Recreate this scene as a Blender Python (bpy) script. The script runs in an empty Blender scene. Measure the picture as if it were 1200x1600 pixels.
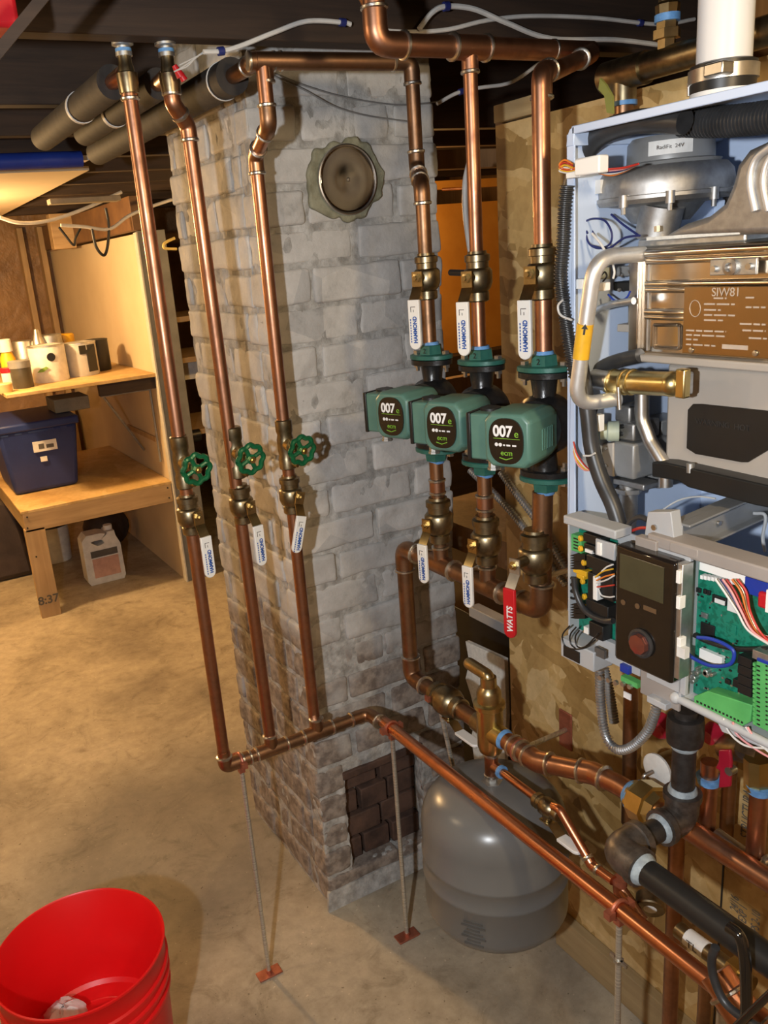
import bpy, math, random
from mathutils import Vector, Matrix
random.seed(7)
C = bpy.context.scene.collection
PI = math.pi
# ------------------------------------------------------------------ camera
FPX, PCX, PCY = 1335.4, 524.8, 811.6
yaw, pit, rol = 0.480521, 0.302530, -0.089068
Fw = Vector((math.sin(yaw)*math.cos(pit), math.cos(yaw)*math.cos(pit), -math.sin(pit)))
_rt = Vector((math.cos(yaw), -math.sin(yaw), 0)); _up = _rt.cross(Fw)
Rt = _rt*math.cos(rol)+_up*math.sin(rol); Up = -_rt*math.sin(rol)+_up*math.cos(rol)
O = Vector((0, 0, 1.5))
cam = bpy.data.cameras.new('camera'); co = bpy.data.objects.new('camera', cam); C.objects.link(co)
co.matrix_world = Matrix(((Rt.x, Up.x, -Fw.x, O.x), (Rt.y, Up.y, -Fw.y, O.y), (Rt.z, Up.z, -Fw.z, O.z), (0, 0, 0, 1)))
cam.sensor_fit = 'VERTICAL'; cam.sensor_height = 36; cam.lens = FPX*36/1600
cam.shift_x = (600-PCX)/1600; cam.shift_y = (PCY-800)/1600; cam.clip_start = 0.02
bpy.context.scene.camera = co
# ------------------------------------------------------------------ light
sc = bpy.context.scene
sc.view_settings.view_transform = 'Standard'; sc.view_settings.look = 'None'
sc.view_settings.gamma = 1.0; sc.view_settings.use_curve_mapping = False
sc.view_settings.exposure = 0.55
w = bpy.data.worlds.new('world'); sc.world = w; w.use_nodes = True
w.node_tree.nodes['Background'].inputs[0].default_value = (1.0, 0.72, 0.45, 1)
w.node_tree.nodes['Background'].inputs[1].default_value = 0.05
def light(name, kind, loc, energy, col, size=0.1, target=None, spot=None):
    l = bpy.data.lights.new(name, kind); l.energy = energy; l.color = col
    if kind == 'AREA': l.size = size
    else: l.shadow_soft_size = size
    if spot: l.spot_size = math.radians(spot); l.spot_blend = 0.4
    o = bpy.data.objects.new(name, l); C.objects.link(o); o.location = loc
    if target:
        d = Vector(target)-Vector(loc); o.rotation_euler = d.to_track_quat('-Z', 'Y').to_euler()
    return o
light('work_light', 'SPOT', (-0.33, 0.0, 1.52), 50, (0.94, 0.97, 1.0), 0.02, (0.85, 1.5, 1.28), 96)
light('bulb_behind', 'POINT', (0.60, -0.15, 1.78), 17, (1.0, 0.75, 0.44), 0.06)
light('bulb_left', 'POINT', (-0.50, 1.75, 1.78), 8, (1.0, 0.74, 0.44), 0.05)
light('bulb_back_room', 'POINT', (0.15, 3.75, 1.62), 56, (1.0, 0.62, 0.27), 0.04)
light('bulb_far_room', 'POINT', (1.75, 2.95, 1.62), 16, (1.0, 0.56, 0.18), 0.04)
# ------------------------------------------------------------------ pixel -> place on a known plane (done once, everything is real size)
def ray(px, py): return Fw+Rt*((px-PCX)/FPX)-Up*((py-PCY)/FPX)
def onp(px, py, ax, v):
    d = ray(px, py); return O+d*((v-O[ax])/d[ax])
def oX(px, py, v): return onp(px, py, 0, v)
def oY(px, py, v): return onp(px, py, 1, v)
def oZ(px, py, v): return onp(px, py, 2, v)
def vz(x, y, py):
    # height at which the upright line over (x,y) crosses picture row py
    a = Vector((x, y, 0)); 
    lo, hi = -0.5, 2.6
    for _ in range(40):
        m = (lo+hi)/2; d = Vector((x, y, m))-O
        if PCY-FPX*d.dot(Up)/d.dot(Fw) > py: lo = m
        else: hi = m
    return lo
# ------------------------------------------------------------------ materials
def newmat(name):
    m = bpy.data.materials.new(name); m.use_nodes = True
    return m, m.node_tree, m.node_tree.nodes['Principled BSDF']
def coord(nt, scale=(1, 1, 1), rot=(0, 0, 0)):
    t = nt.nodes.new('ShaderNodeTexCoord'); mp = nt.nodes.new('ShaderNodeMapping')
    mp.inputs['Scale'].default_value = scale; mp.inputs['Rotation'].default_value = rot
    nt.links.new(t.outputs['Object'], mp.inputs[0]); return mp
def noise(nt, mp, s, det=4, rough=0.6, dist=0):
    n = nt.nodes.new('ShaderNodeTexNoise'); n.inputs['Scale'].default_value = s
    n.inputs['Detail'].default_value = det; n.inputs['Roughness'].default_value = rough; n.inputs['Distortion'].default_value = dist
    nt.links.new(mp.outputs[0], n.inputs['Vector']); return n
def ramp(nt, src, stops):
    r = nt.nodes.new('ShaderNodeValToRGB'); e = r.color_ramp.elements
    while len(e) < len(stops): e.new(0.5)
    for i, (p, c) in enumerate(stops): e[i].position = p; e[i].color = (*c, 1) if len(c) == 3 else c
    nt.links.new(src, r.inputs[0]); return r
def mixc(nt, fac, a, b, mode='MIX'):
    m = nt.nodes.new('ShaderNodeMix'); m.data_type = 'RGBA'; m.blend_type = mode
    for s, v in ((m.inputs[0], fac), (m.inputs[6], a), (m.inputs[7], b)):
        if hasattr(v, 'links') or hasattr(v, 'node'): nt.links.new(v, s)
        elif isinstance(v, (int, float)): s.default_value = v
        else: s.default_value = (*v, 1)
    return m.outputs[2]
def bump(nt, b, h, strength=0.3, dist=0.002):
    n = nt.nodes.new('ShaderNodeBump'); n.inputs['Strength'].default_value = strength; n.inputs['Distance'].default_value = dist
    nt.links.new(h, n.inputs['Height']); nt.links.new(n.outputs[0], b.inputs['Normal'])
def mat(name, c1, c2=None, rough=0.5, metal=0.0, scale=30, b=0.0, bd=0.002, st=(0.35, 0.65), stretch=(1, 1, 1), r2=None, coat=0):
    m, nt, p = newmat(name); p.inputs['Roughness'].default_value = rough; p.inputs['Metallic'].default_value = metal
    if coat: p.inputs['Coat Weight'].default_value = coat
    c2 = c2 or tuple(x*0.82 for x in c1)
    mp = coord(nt, stretch); n = noise(nt, mp, scale)
    r = ramp(nt, n.outputs[0], [(st[0], c2), (st[1], c1)]); nt.links.new(r.outputs[0], p.inputs['Base Color'])
    if r2 is not None:
        rr = ramp(nt, n.outputs[0], [(st[0], (r2,)*3), (st[1], (rough,)*3)]); nt.links.new(rr.outputs[0], p.inputs['Roughness'])
    if b: bump(nt, p, n.outputs[0], b, bd)
    return m
M = {}
M['copper'] = mat('copper', (0.55, 0.275, 0.165), (0.30, 0.15, 0.09), 0.32, 1, 22, r2=0.46, st=(0.3, 0.7))
M['copper_dark'] = mat('aged_copper', (0.42, 0.235, 0.135), (0.20, 0.12, 0.07), 0.36, 1, 16, r2=0.5)
M['copper_new'] = mat('bright_copper', (0.74, 0.33, 0.19), (0.54, 0.22, 0.12), 0.27, 1, 14, r2=0.35)
M['solder'] = mat('solder', (0.72, 0.70, 0.66), (0.5, 0.46, 0.4), 0.32, 1, 80, b=0.3)
M['brass'] = mat('brass', (0.58, 0.46, 0.24), (0.38, 0.29, 0.15), 0.32, 1, 30)
M['brass_dark'] = mat('dull_brass', (0.37, 0.30, 0.18), (0.20, 0.16, 0.10), 0.36, 1, 40, b=0.1)
M['brass_gold'] = mat('yellow_brass', (0.68, 0.55, 0.26), (0.54, 0.42, 0.18), 0.3, 1, 20)
M['steel'] = mat('steel', (0.62, 0.60, 0.57), (0.48, 0.46, 0.43), 0.36, 1, 40)
M['zinc'] = mat('zinc', (0.62, 0.62, 0.60), (0.48, 0.48, 0.46), 0.48, 1, 60)
M['stainless'] = mat('stainless_sheet', (0.70, 0.62, 0.52), (0.62, 0.54, 0.44), 0.22, 1, 5, stretch=(1, 1, 8))
M['plate'] = mat('name_plate_metal', (0.46, 0.33, 0.19), (0.40, 0.28, 0.15), 0.3, 1, 5)
M['cast_alu'] = mat('cast_aluminium', (0.46, 0.45, 0.435), (0.36, 0.35, 0.335), 0.52, 1, 90, b=0.15, bd=0.001)
M['alu_pipe'] = mat('aluminium_tube', (0.74, 0.73, 0.71), (0.66, 0.65, 0.63), 0.45, 0.8, 60)
M['galv'] = mat('galvanised', (0.58, 0.60, 0.62), (0.42, 0.44, 0.46), 0.38, 0.9, 70)
M['grey_metal'] = mat('grey_painted_metal', (0.28, 0.28, 0.275), None, 0.42, 0.3, 20)
M['taupe'] = mat('taupe_painted_metal', (0.40, 0.36, 0.315), (0.37, 0.33, 0.285), 0.55, 0, 12)
M['iron'] = mat('black_iron', (0.050, 0.045, 0.043), (0.025, 0.022, 0.02), 0.42, 0.4, 60, b=0.2)
M['iron_cast'] = mat('malleable_iron', (0.15, 0.13, 0.115), (0.07, 0.058, 0.05), 0.42, 0.7, 60, b=0.25)
M['dope'] = mat('pipe_sealant', (0.36, 0.42, 0.45), (0.22, 0.26, 0.29), 0.5, 0, 90, b=0.2)
M['tape'] = mat('blue_sealant', (0.16, 0.38, 0.72), (0.10, 0.25, 0.50), 0.45, 0, 90)
M['green'] = mat('pump_green', (0.095, 0.205, 0.165), (0.08, 0.18, 0.145), 0.38, 0, 20)
M['green_cast'] = mat('green_cast_flange', (0.035, 0.155, 0.12), (0.022, 0.11, 0.085), 0.35, 0.1, 50, b=0.15)
M['green_wheel'] = mat('green_hand_wheel', (0.01, 0.15, 0.055), (0.005, 0.08, 0.03), 0.25, 0.2, 60, b=0.2)
M['black'] = mat('black_plastic', (0.012, 0.012, 0.012), None, 0.42, 0, 20)
M['black_gloss'] = mat('black_gloss', (0.012, 0.0095, 0.008), None, 0.12, 0, 20, coat=0.5)
M['black_cast'] = mat('black_cast_iron', (0.012, 0.012, 0.013), (0.022, 0.021, 0.02), 0.28, 0.2, 90, b=0.3)
M['hose'] = mat('black_hose', (0.02, 0.02, 0.021), (0.035, 0.035, 0.036), 0.4, 0, 40)
M['rubber'] = mat('pipe_insulation', (0.035, 0.029, 0.025), (0.02, 0.016, 0.013), 0.75, 0, 40, b=0.2)
M['white'] = mat('white_vinyl', (0.82, 0.81, 0.77), None, 0.4, 0, 20, st=(0.2, 0.3))
M['wire_white'] = mat('white_cable', (0.68, 0.67, 0.64), None, 0.45, 0, 20)
M['pvc'] = mat('white_pvc', (0.80, 0.79, 0.78), (0.76, 0.75, 0.74), 0.35, 0, 5)
M['cabinet'] = mat('pale_blue_enamel', (0.50, 0.60, 0.78), (0.48, 0.58, 0.76), 0.33, 0, 6)
M['tray'] = mat('grey_plastic', (0.42, 0.43, 0.44), (0.39, 0.40, 0.41), 0.5, 0, 10)
M['tray_taupe'] = mat('warm_grey_plastic', (0.33, 0.295, 0.27), None, 0.5, 0, 10)
M['pcb'] = mat('circuit_board_green', (0.005, 0.125, 0.075), (0.01, 0.19, 0.12), 0.35, 0, 120, st=(0.5, 0.56))
M['term'] = mat('terminal_green', (0.10, 0.42, 0.12), (0.08, 0.36, 0.10), 0.45, 0, 40)
M['red'] = mat('red_plastic', (0.55, 0.012, 0.02), None, 0.35, 0, 20)
M['red_dark'] = mat('red_handle', (0.36, 0.01, 0.03), None, 0.35, 0, 20)
M['bucket'] = mat('red_bucket_plastic', (0.80, 0.008, 0.010), (0.74, 0.007, 0.008), 0.38, 0, 4)
M['blue'] = mat('blue_plastic', (0.012, 0.04, 0.32), None, 0.4, 0, 20)
M['tote'] = mat('navy_plastic', (0.018, 0.035, 0.15), (0.014, 0.027, 0.12), 0.4, 0, 6)
M['navy'] = mat('navy_cable_clip', (0.02, 0.03, 0.16), None, 0.4)
M['yellow'] = mat('yellow_plastic', (0.75, 0.42, 0.02), None, 0.45)
M['orange'] = mat('orange_wire', (0.75, 0.20, 0.02), None, 0.45)
M['darkblue'] = mat('dark_blue_wire', (0.012, 0.02, 0.12), None, 0.4)
M['pink'] = mat('pink_wire', (0.70, 0.30, 0.30), None, 0.45)
M['redwire'] = mat('red_wire', (0.5, 0.03, 0.02), None, 0.45)
M['tank'] = mat('grey_tank_paint', (0.165, 0.165, 0.16), (0.145, 0.145, 0.14), 0.28, 0, 5)
M['paper'] = mat('white_label', (0.72, 0.71, 0.68), None, 0.6)
M['print_grey'] = mat('grey_print', (0.10, 0.09, 0.08), None, 0.6)
M['print_blue'] = mat('blue_print', (0.02, 0.10, 0.42), None, 0.5)
M['print_white'] = mat('white_print', (0.85, 0.85, 0.85), None, 0.5)
M['print_green'] = mat('lime_print', (0.22, 0.50, 0.04), None, 0.5)
M['etched'] = mat('etched_lettering', (0.62, 0.52, 0.42), None, 0.55, 0.3)
M['foam'] = mat('white_foam', (0.75, 0.74, 0.68), (0.60, 0.59, 0.54), 0.7, 0, 120, b=0.3)
M['screen'] = mat('lcd_screen', (0.060, 0.055, 0.030), None, 0.2)
M['cream'] = mat('cream_wallboard', (0.66, 0.55, 0.38), (0.60, 0.49, 0.33), 0.6, 0, 3)
M['board_grey'] = mat('grey_board_edge', (0.22, 0.22, 0.20), (0.17, 0.165, 0.15), 0.7, 0, 12)
M['kraft'] = mat('kraft_insulation', (0.34, 0.20, 0.09), (0.20, 0.11, 0.045), 0.5, 0, 6, b=0.8, bd=0.03)
M['cloth'] = mat('white_rag', (0.74, 0.71, 0.68), None, 0.9, 0, 40, b=0.4)
M['bag'] = mat('dark_bag', (0.04, 0.025, 0.02), (0.02, 0.012, 0.01), 0.6, 0, 12, b=0.5, bd=0.01)
M['patch'] = mat('olive_mortar', (0.30, 0.29, 0.20), (0.17, 0.16, 0.10), 0.9, 0, 30, b=0.8, bd=0.006)
M['mortar'] = mat('grey_painted_mortar', (0.50, 0.49, 0.465), (0.27, 0.26, 0.24), 0.9, 0, 38, b=0.9, bd=0.006)
M['soot'] = mat('dark_brick_infill', (0.115, 0.062, 0.042), (0.045, 0.025, 0.018), 0.85, 0, 18, b=0.6, bd=0.004)
M['leaf'] = mat('olive_cloth_strap', (0.25, 0.26, 0.06), None, 0.7)
M['orange_lit_board'] = mat('orange_lit_wood', (0.62, 0.30, 0.06), (0.52, 0.23, 0.04), 0.6, 0, 5)  # orange lamp light put into the wood colour
def wood(name, c1, c2, axis=0, scale=6, rough=0.6):
    m, nt, p = newmat(name); p.inputs['Roughness'].default_value = rough
    s = [9, 9, 9]; s[axis] = 0.7; mp = coord(nt, tuple(s))
    n = noise(nt, mp, scale, 6, 0.65, 0.6); n2 = noise(nt, coord(nt), 2.5, 3)
    r = ramp(nt, n.outputs[0], [(0.32, c2), (0.68, c1)])
    r2 = ramp(nt, n2.outputs[0], [(0.3, (0.7, 0.7, 0.7)), (0.7, (1, 1, 1))])
    nt.links.new(mixc(nt, 1.0, r.outputs[0], r2.outputs[0], 'MULTIPLY'), p.inputs['Base Color'])
    bump(nt, p, n.outputs[0], 0.15, 0.002); return m
M['joist'] = wood('old_dark_joist', (0.060, 0.034, 0.020), (0.026, 0.015, 0.010), 0, 5, 0.75)
M['joist_y'] = wood('old_dark_beam', (0.075, 0.042, 0.024), (0.03, 0.018, 0.011), 1, 5, 0.75)
M['stud'] = wood('stud_wood', (0.34, 0.20, 0.10), (0.22, 0.12, 0.055), 2, 5)
M['lumber'] = wood('pale_lumber', (0.58, 0.40, 0.21), (0.42, 0.27, 0.13), 0, 4)
M['lumber_z'] = wood('pale_lumber_upright', (0.55, 0.38, 0.20), (0.42, 0.27, 0.13), 2, 4)
M['lumber_y'] = wood('pale_lumber_sill', (0.50, 0.37, 0.19), (0.36, 0.25, 0.12), 1, 4)
def chips(name, c1, c2, c3, s=28):
    m, nt, p = newmat(name); p.inputs['Roughness'].default_value = 0.55
    n = noise(nt, coord(nt), 9, 3); cellcols = []
    for ang, axis in ((0.6, 0), (-0.5, 0), (1.35, 0)):
        r0 = coord(nt, (1, 1, 1), (ang, 0.0, ang*0.6)); mp = nt.nodes.new('ShaderNodeMapping'); mp.inputs['Scale'].default_value = (1.0, 0.8, 0.27)
        nt.links.new(r0.outputs[0], mp.inputs[0]); vm = nt.nodes.new('ShaderNodeVectorMath'); vm.operation = 'MULTIPLY_ADD'
        nt.links.new(n.outputs[1], vm.inputs[0]); vm.inputs[1].default_value = (0.03, 0.03, 0.03); nt.links.new(mp.outputs[0], vm.inputs[2])
        v = nt.nodes.new('ShaderNodeTexVoronoi'); v.inputs['Scale'].default_value = s; nt.links.new(vm.outputs[0], v.inputs['Vector'])
        sx = nt.nodes.new('ShaderNodeSeparateColor'); nt.links.new(v.outputs['Color'], sx.inputs[0]); cellcols.append(sx)
    def pick(fa, a, b_, t):
        st = ramp(nt, fa, [(t, (0, 0, 0)), (t+0.01, (1, 1, 1))]); return mixc(nt, st.outputs[0], a, b_)
    R_ = [ramp(nt, c.outputs[0], [(0.0, c2), (0.4, c1), (1.0, c3)]).outputs[0] for c in cellcols]
    x = pick(cellcols[1].outputs[1], R_[0], R_[1], 0.55); x = pick(cellcols[2].outputs[1], x, R_[2], 0.62)
    n2 = noise(nt, coord(nt, (1, 1, 0.6)), 2.6, 5); st = ramp(nt, n2.outputs[0], [(0.33, (0.60, 0.54, 0.46)), (0.55, (1, 1, 1))])
    n3 = noise(nt, coord(nt, (1, 1, 1)), 60, 3); gr = ramp(nt, n3.outputs[0], [(0.3, (0.86, 0.84, 0.8)), (0.6, (1, 1, 1))])
    a = mixc(nt, 1.0, x, st.outputs[0], 'MULTIPLY'); b = mixc(nt, 1.0, a, gr.outputs[0], 'MULTIPLY')
    nt.links.new(b, p.inputs['Base Color']); bump(nt, p, cellcols[0].outputs[1], 0.25, 0.001); return m
M['osb'] = chips('strand_board', (0.60, 0.40, 0.155), (0.36, 0.22, 0.07), (0.72, 0.53, 0.26), 38)
M['ply'] = chips('plywood_shelf', (0.62, 0.42, 0.18), (0.55, 0.36, 0.14), (0.68, 0.48, 0.23), 9)
# painted brick: grey-white masonry paint, worn and sooty at the foot
def brickmat():
    m, nt, p = newmat('painted_brick'); p.inputs['Roughness'].default_value = 0.72
    mp = coord(nt); n = noise(nt, mp, 9, 8, 0.7); n2 = noise(nt, mp, 3, 3); n3 = noise(nt, mp, 45, 4)
    base = ramp(nt, n.outputs[0], [(0.28, (0.30, 0.295, 0.28)), (0.42, (0.50, 0.49, 0.47)), (0.6, (0.60, 0.59, 0.57)), (0.78, (0.74, 0.73, 0.71))])
    v = nt.nodes.new('ShaderNodeTexVoronoi'); v.inputs['Scale'].default_value = 6.5; nt.links.new(mp.outputs[0], v.inputs['Vector'])
    sx = nt.nodes.new('ShaderNodeSeparateColor'); nt.links.new(v.outputs['Color'], sx.inputs[0])
    tint = ramp(nt, sx.outputs[0], [(0, (0.8, 0.8, 0.8)), (1, (1.05, 1.03, 1.0))])
    a = mixc(nt, 1.0, base.outputs[0], tint.outputs[0], 'MULTIPLY')
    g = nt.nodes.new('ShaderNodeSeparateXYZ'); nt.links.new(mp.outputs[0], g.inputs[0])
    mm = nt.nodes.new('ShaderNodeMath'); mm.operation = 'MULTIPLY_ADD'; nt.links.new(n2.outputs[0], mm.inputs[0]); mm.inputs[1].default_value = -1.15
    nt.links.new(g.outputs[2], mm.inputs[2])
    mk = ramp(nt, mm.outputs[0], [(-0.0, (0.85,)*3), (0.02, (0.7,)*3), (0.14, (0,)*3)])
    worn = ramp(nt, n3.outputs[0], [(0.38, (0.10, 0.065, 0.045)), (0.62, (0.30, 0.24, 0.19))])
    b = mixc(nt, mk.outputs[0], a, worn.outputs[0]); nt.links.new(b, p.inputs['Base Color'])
    bump(nt, p, n3.outputs[0], 0.55, 0.004); return m
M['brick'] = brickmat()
def concrete():
    m, nt, p = newmat('concrete_floor'); p.inputs['Roughness'].default_value = 0.62
    mp = coord(nt); n = noise(nt, mp, 2.2, 8, 0.62, 0.4); n2 = noise(nt, mp, 26, 6, 0.7); n3 = noise(nt, mp, 1.1, 4)
    a = ramp(nt, n.outputs[0], [(0.28, (0.20, 0.165, 0.125)), (0.5, (0.38, 0.325, 0.24)), (0.72, (0.50, 0.44, 0.34))])
    b = ramp(nt, n2.outputs[0], [(0.3, (0.78, 0.77, 0.75)), (0.6, (1, 1, 1)), (0.8, (1.08, 1.08, 1.08))])
    x = mixc(nt, 1.0, a.outputs[0], b.outputs[0], 'MULTIPLY')
    # old damp stain beside the chimney
    t = nt.nodes.new('ShaderNodeVectorMath'); t.operation = 'DISTANCE'; nt.links.new(mp.outputs[0], t.inputs[0]); t.inputs[1].default_value = (0.47, 2.02, 0)
    ad = nt.nodes.new('ShaderNodeMath'); ad.operation = 'MULTIPLY_ADD'; nt.links.new(n3.outputs[0], ad.inputs[0]); ad.inputs[1].default_value = 0.9; nt.links.new(t.outputs[1], ad.inputs[2])
    k = ramp(nt, ad.outputs[0], [(0.66, (1,)*3), (0.98, (0,)*3)])
    y = mixc(nt, 0.6, x, (0.12, 0.11, 0.10)); z = mixc(nt, k.outputs[0], x, y)
    n4 = noise(nt, mp, 7, 8, 0.75, 1.2); sc_ = ramp(nt, n4.outputs[0], [(0.30, (0.62, 0.60, 0.57)), (0.46, (1, 1, 1)), (0.7, (1.12, 1.12, 1.12))]); z = mixc(nt, 1.0, z, sc_.outputs[0], 'MULTIPLY')
    n5 = noise(nt, mp, 95, 2, 0.5); sp = ramp(nt, n5.outputs[0], [(0.25, (0.45, 0.42, 0.38)), (0.31, (1, 1, 1)), (0.70, (1, 1, 1)), (0.75, (1.5, 1.5, 1.5))]); z = mixc(nt, 1.0, z, sp.outputs[0], 'MULTIPLY')
    nt.links.new(z, p.inputs['Base Color']); bump(nt, p, n2.outputs[0], 0.3, 0.003); return m
M['concrete'] = concrete()
# ------------------------------------------------------------------ mesh builder
def perp(a):
    a = Vector(a).normalized(); t = Vector((0, 0, 1)) if abs(a.z) < 0.9 else Vector((1, 0, 0))
    u = a.cross(t).normalized(); return u, a.cross(u).normalized()
BASE = {}
def fillet(pts, fr, seg=6):
    pts = [Vector(p) for p in pts]
    if not fr or len(pts) < 3: return pts
    out = [pts[0]]
    for i in range(1, len(pts)-1):
        a, b, c = pts[i-1], pts[i], pts[i+1]
        u = (a-b); v = (c-b); lu, lv = u.length, v.length
        if lu < 1e-6 or lv < 1e-6: continue
        u /= lu; v /= lv; ang = math.acos(max(-1, min(1, u.dot(v))))
        if ang > 3.05: out.append(b); continue
        t = min(fr/math.tan(ang/2), lu*0.49, lv*0.49)
        p0, p1 = b+u*t, b+v*t
        for k in range(seg+1):
            s = k/seg; out.append(p0*(1-s)**2+b*2*s*(1-s)+p1*s*s)
    out.append(pts[-1]); return out
def smooth(pts, n=6):
    pts = [Vector(p) for p in pts]; P = [pts[0]*2-pts[1]]+pts+[pts[-1]*2-pts[-2]]; out = []
    for i in range(1, len(P)-2):
        for k in range(n):
            t = k/n; a, b, c, d = P[i-1], P[i], P[i+1], P[i+2]
            out.append(0.5*((2*b)+(c-a)*t+(2*a-5*b+4*c-d)*t*t+(3*b-a-3*c+d)*t**3))
    out.append(pts[-1]); return out
class MB:
    def __init__(s): s.V = []; s.F = []
    def add(s, v, f):
        n = len(s.V); s.V += [Vector(x) for x in v]; s.F += [[i+n for i in g] for g in f]; return s
    def obox(s, c, a, b, d):
        c, a, b, d = map(Vector, (c, a, b, d))
        if a.cross(b).dot(d) < 0: d = -d
        v = [c+a*i+b*j+d*k for k in (-1, 1) for j in (-1, 1) for i in (-1, 1)]
        return s.add(v, [(0, 2, 3, 1), (4, 5, 7, 6), (0, 1, 5, 4), (2, 6, 7, 3), (0, 4, 6, 2), (1, 3, 7, 5)])
    def box(s, lo, hi):
        lo, hi = Vector(lo), Vector(hi); c = (lo+hi)/2; h = (hi-lo)/2
        return s.obox(c, (abs(h.x), 0, 0), (0, abs(h.y), 0), (0, 0, abs(h.z)))
    def lathe(s, o, ax, prof, n=24, ex=1.0, u=None, closed=False):
        o = Vector(o); ax = Vector(ax).normalized()
        if u is None: u, v = perp(ax)
        else: u = Vector(u).normalized(); v = ax.cross(u).normalized()
        if u.cross(v).dot(ax) < 0: v = -v
        vs = [o+ax*t+(u*math.cos(2*PI*k/n)*ex+v*math.sin(2*PI*k/n))*r for t, r in prof for k in range(n)]
        m = len(prof); f = [(i*n+k, i*n+(k+1) % n, (i+1)*n+(k+1) % n, (i+1)*n+k) for i in range(m-1) for k in range(n)]
        if closed: f += [((m-1)*n+k, (m-1)*n+(k+1) % n, (k+1) % n, k) for k in range(n)]
        else:
            if prof[0][1] > 1e-5: f.append(tuple(range(n-1, -1, -1)))
            if prof[-1][1] > 1e-5: f.append(tuple((m-1)*n+k for k in range(n)))
        return s.add(vs, f)
    def cyl(s, a, b, r, r1=None, n=20):
        a, b = Vector(a), Vector(b); return s.lathe(a, b-a, [(0, r), ((b-a).length, r if r1 is None else r1)], n)
    def tube(s, pts, r, fr=0, n=14, seg=6, rf=None, cap=True):
        P = fillet(pts, fr, seg); m = len(P)
        T = []
        for i in range(m):
            d = P[min(i+1, m-1)]-P[max(i-1, 0)]; T.append(d.normalized() if d.length > 1e-9 else Vector((0, 0, 1)))
        u, _ = perp(T[0]); vs = []
        for i in range(m):
            u = (u-T[i]*u.dot(T[i])).normalized(); v = T[i].cross(u); rr = rf(i, m) if rf else r
            vs += [P[i]+(u*math.cos(2*PI*k/n)+v*math.sin(2*PI*k/n))*rr for k in range(n)]
        f = [(i*n+k, i*n+(k+1) % n, (i+1)*n+(k+1) % n, (i+1)*n+k) for i in range(m-1) for k in range(n)]
        if cap: f += [tuple(range(n-1, -1, -1)), tuple((m-1)*n+k for k in range(n))]
        return s.add(vs, f)
    def corr(s, pts, r, amp=0.0012, pitch=0.006, n=12, fr=0):
        P = smooth(pts, 8) if not fr else fillet(pts, fr, 8); Q = [P[0]]; step = pitch/4; acc = 0
        for a, b in zip(P, P[1:]):
            L = (b-a).length; d = step-acc
            while d <= L: Q.append(a+(b-a)*(d/L)); d += step
            acc = (L-(d-step))
        return s.tube(Q, r, 0, n, rf=lambda i, m: r+amp*(1 if i % 4 in (0, 1) else -1))
    def prism(s, pts, ext):
        pts = [Vector(p) for p in pts]; ext = Vector(ext); n = len(pts)
        nn = Vector((0, 0, 0))
        for i in range(n): nn += pts[i].cross(pts[(i+1) % n])
        if nn.dot(ext) > 0: pts = pts[::-1]
        f = [tuple(range(n)), tuple(range(2*n-1, n-1, -1))]+[(i, i+n, (i+1) % n+n, (i+1) % n) for i in range(n)]
        return s.add(pts+[p+ext for p in pts], f)
    def ball(s, c, r, n=12, sz=1.0):
        k = n//2; return s.lathe(c, (0, 0, 1), [(-r*sz*math.cos(PI*i/k), max(1e-6, r*math.sin(PI*i/k))) for i in range(k+1)], n)
    def torus(s, c, ax, R, r, n=24, k=8, ex=1.0, u=None):
        return s.lathe(c, ax, [(r*math.sin(2*PI*i/k), R+r*math.cos(2*PI*i/k)) for i in range(k)][::-1], n, ex, u, closed=True)
    def build(s, name, m, parent=None, bevel=0, seg=2, smooth=0.65, origin=None):
        b = BASE.get(parent.name, Vector((0, 0, 0))) if parent else (Vector(origin) if origin else Vector((0, 0, 0)))
        me = bpy.data.meshes.new(name); me.from_pydata([tuple(v-b) for v in s.V], [], s.F); me.validate(); me.update()
        me.materials.append(M[m] if isinstance(m, str) else m)
        import bmesh
        bm = bmesh.new(); bm.from_mesh(me); bmesh.ops.remove_doubles(bm, verts=bm.verts, dist=1e-6)
        bmesh.ops.recalc_face_normals(bm, faces=bm.faces)
        for e in bm.edges: e.smooth = not (len(e.link_faces) == 2 and e.calc_face_angle(0) > smooth)
        for f in bm.faces: f.smooth = True
        bm.to_mesh(me); bm.free()
        o = bpy.data.objects.new(name, me); C.objects.link(o)
        if parent: o.parent = parent; BASE[o.name] = b
        elif origin: o.location = b; BASE[o.name] = b
        if bevel:
            md = o.modifiers.new('bevel', 'BEVEL'); md.width = bevel; md.segments = seg; md.limit_method = 'ANGLE'; md.angle_limit = 0.6
        return o
def T(name, label, cat, base=(0, 0, 0), group=None):
    o = bpy.data.objects.new(name, None); C.objects.link(o); o.location = base; o.empty_display_size = 0.02
    BASE[o.name] = Vector(base); o['label'] = label; o['category'] = cat
    if group: o['group'] = group
    return o
def tag(o, label, cat, group=None):
    o['label'] = label; o['category'] = cat
    if group: o['group'] = group
    return o
def struct(o): o['kind'] = 'structure'; return o
KIDS = {}
def copy_tree(o, parent=None):
    c = o.copy(); C.objects.link(c); c.parent = parent
    if parent: c.matrix_parent_inverse = o.matrix_parent_inverse.copy()
    for ch in [x for x in ALLC() if x.parent == o]: copy_tree(ch, c)
    return c
def ALLC(): return list(C.objects)
def place(o, loc, R=None):
    if R is None: o.location = loc
    else: o.matrix_world = Matrix.Translation(Vector(loc)) @ R.to_4x4()
    o.matrix_world = o.matrix_world
def Rz(a): return Matrix.Rotation(a, 3, 'Z')
def cols(x, y, z): return Matrix((x, y, z)).transposed()
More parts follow.
